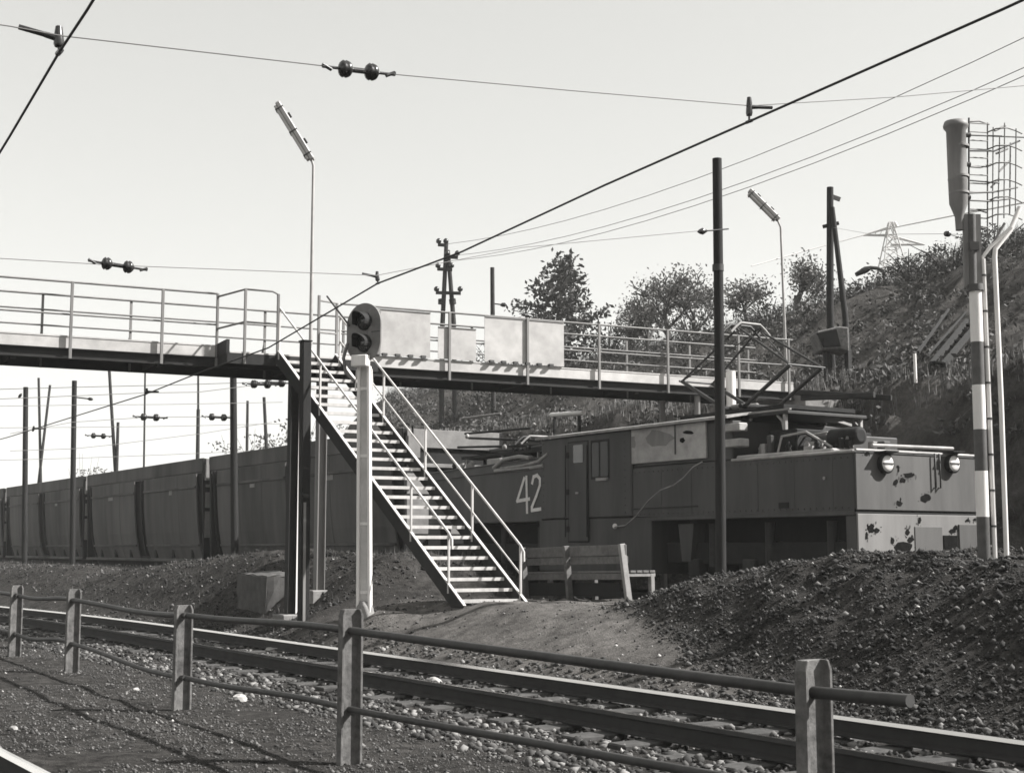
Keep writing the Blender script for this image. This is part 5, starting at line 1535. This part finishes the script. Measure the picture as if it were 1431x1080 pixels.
def bush(label, px, py, D, w_, h_, lm='leaf_dark', n_=900, seed=1, ls=.09):
    r = random.Random(seed); q = PD(px, py, D); g = gz(q.x, q.y); base = Vector((q.x, q.y, g))
    t = thing('bush', label, 'bush', base)
    mb = MB()
    for k in range(14):
        a = r.uniform(0, 6.28); e = base + Vector((math.cos(a) * w_ * r.uniform(.2, .9), math.sin(a) * w_ * r.uniform(.2, .9), h_ * r.uniform(.6, 1.05)))
        mb.tube([base - ZU * .1, base.lerp(e, .5) + ZU * h_ * .12, e], [.04, .025, .01], 5)
    part('stems', mb, 'bark', t)
    lv = MB()
    cl = [(Vector((r.gauss(0, .42) * w_, r.gauss(0, .42) * w_, 0)), r.uniform(.35, 1.0) * h_, r.uniform(.25, .5)) for _ in range(16)]
    for k in range(n_):
        c0_, hh, rr = r.choice(cl)
        c_ = base + c0_ + Vector((r.gauss(0, .35) * rr * w_, r.gauss(0, .35) * rr * w_, hh * r.random() ** .6))
        u = Vector((r.gauss(0, 1), r.gauss(0, 1), r.gauss(0, 1))).normalized(); v = u.orthogonal().normalized(); s_ = ls * r.uniform(.6, 1.4)
        lv.add([c_ - u * s_, c_ + v * s_ * .5, c_ + u * s_, c_ - v * s_ * .5], [(0, 1, 2, 3)])
    me = bpy.data.meshes.new('foliage'); me.from_pydata([(a_ - base.x, b_ - base.y, c2 - base.z) for a_, b_, c2 in lv.v], [], lv.f); me.materials.append(MATS[lm])
    o = bpy.data.objects.new('foliage', me); col.objects.link(o); o.parent = t
for i, (px, py, D, w_, h_, lab) in enumerate((
    (850, 470, 66, 1.6, 2.6, 'ragged bush on the crest between the tapering and the spreading tree'),
    (700, 470, 72, 2.2, 3.2, 'bush left of the tapering tree behind the boards'),
    (965, 470, 60, 1.8, 2.4, 'bush behind the railing beside the tall timber pole'),
    (1075, 450, 57, 1.8, 1.6, 'low bush under the right-hand tube lamp'),
    (1158, 430, 44, .7, 1.3, 'small dark shrub at the foot of the A-frame pole'),
    (1215, 400, 51, 2.0, 1.3, 'scrubby bush on the crest below the lattice tower'),
    (1270, 395, 50, 2.0, 1.3, 'scrubby bush on the crest right of the lattice tower'),
    (1330, 370, 48, 1.8, 1.5, 'dark bush on the crest just left of the banded mast'),
    (1390, 350, 47, 2.2, 1.6, 'dark bush on the crest behind the ladder cage'))):
    bush(lab, px, py, D, w_, h_ * .75, 'leaf_dark', 1300, 40 + i, .055)
for i, (px, D, w_, ztop, lab) in enumerate((
    (395, 95, 4.5, 588, 'distant rounded bush beside the bridge legs above the wagons'),
    (350, 100, 3.5, 604, 'low distant bush behind the short poles above the wagons'),
    (115, 120, 4.0, 640, 'distant pale bush above the gap between the far wagons'))):
    q = PD(px, 700, D); g = gz(q.x, q.y); bush(lab, px, 700, D, w_, PD(px, ztop, D).z - g, 'leaf_grey', 7000, 70 + i, .11)

# ------------------------------------------------------------------ thin haze, added mainly to lift the shadows
hm = bpy.data.materials.new('haze'); hm.use_nodes = True
hn_ = hm.node_tree.nodes; hn_.clear()
pv = hn_.new('ShaderNodeVolumePrincipled'); pv.inputs['Density'].default_value = 0.00045; pv.inputs['Color'].default_value = (.95, .95, .93, 1); pv.inputs['Anisotropy'].default_value = 0.0
ho_ = hn_.new('ShaderNodeOutputMaterial'); hm.node_tree.links.new(pv.outputs[0], ho_.inputs['Volume'])
hb = MB().box((-2600, -700, -3), (1000, 3100, 72))
MATS['haze'] = hm
hz_ = solo('haze', hb, 'haze', 'thin pale haze added in the air to lift the shadows', 'haze', (0, 0, 0), kind='stuff')
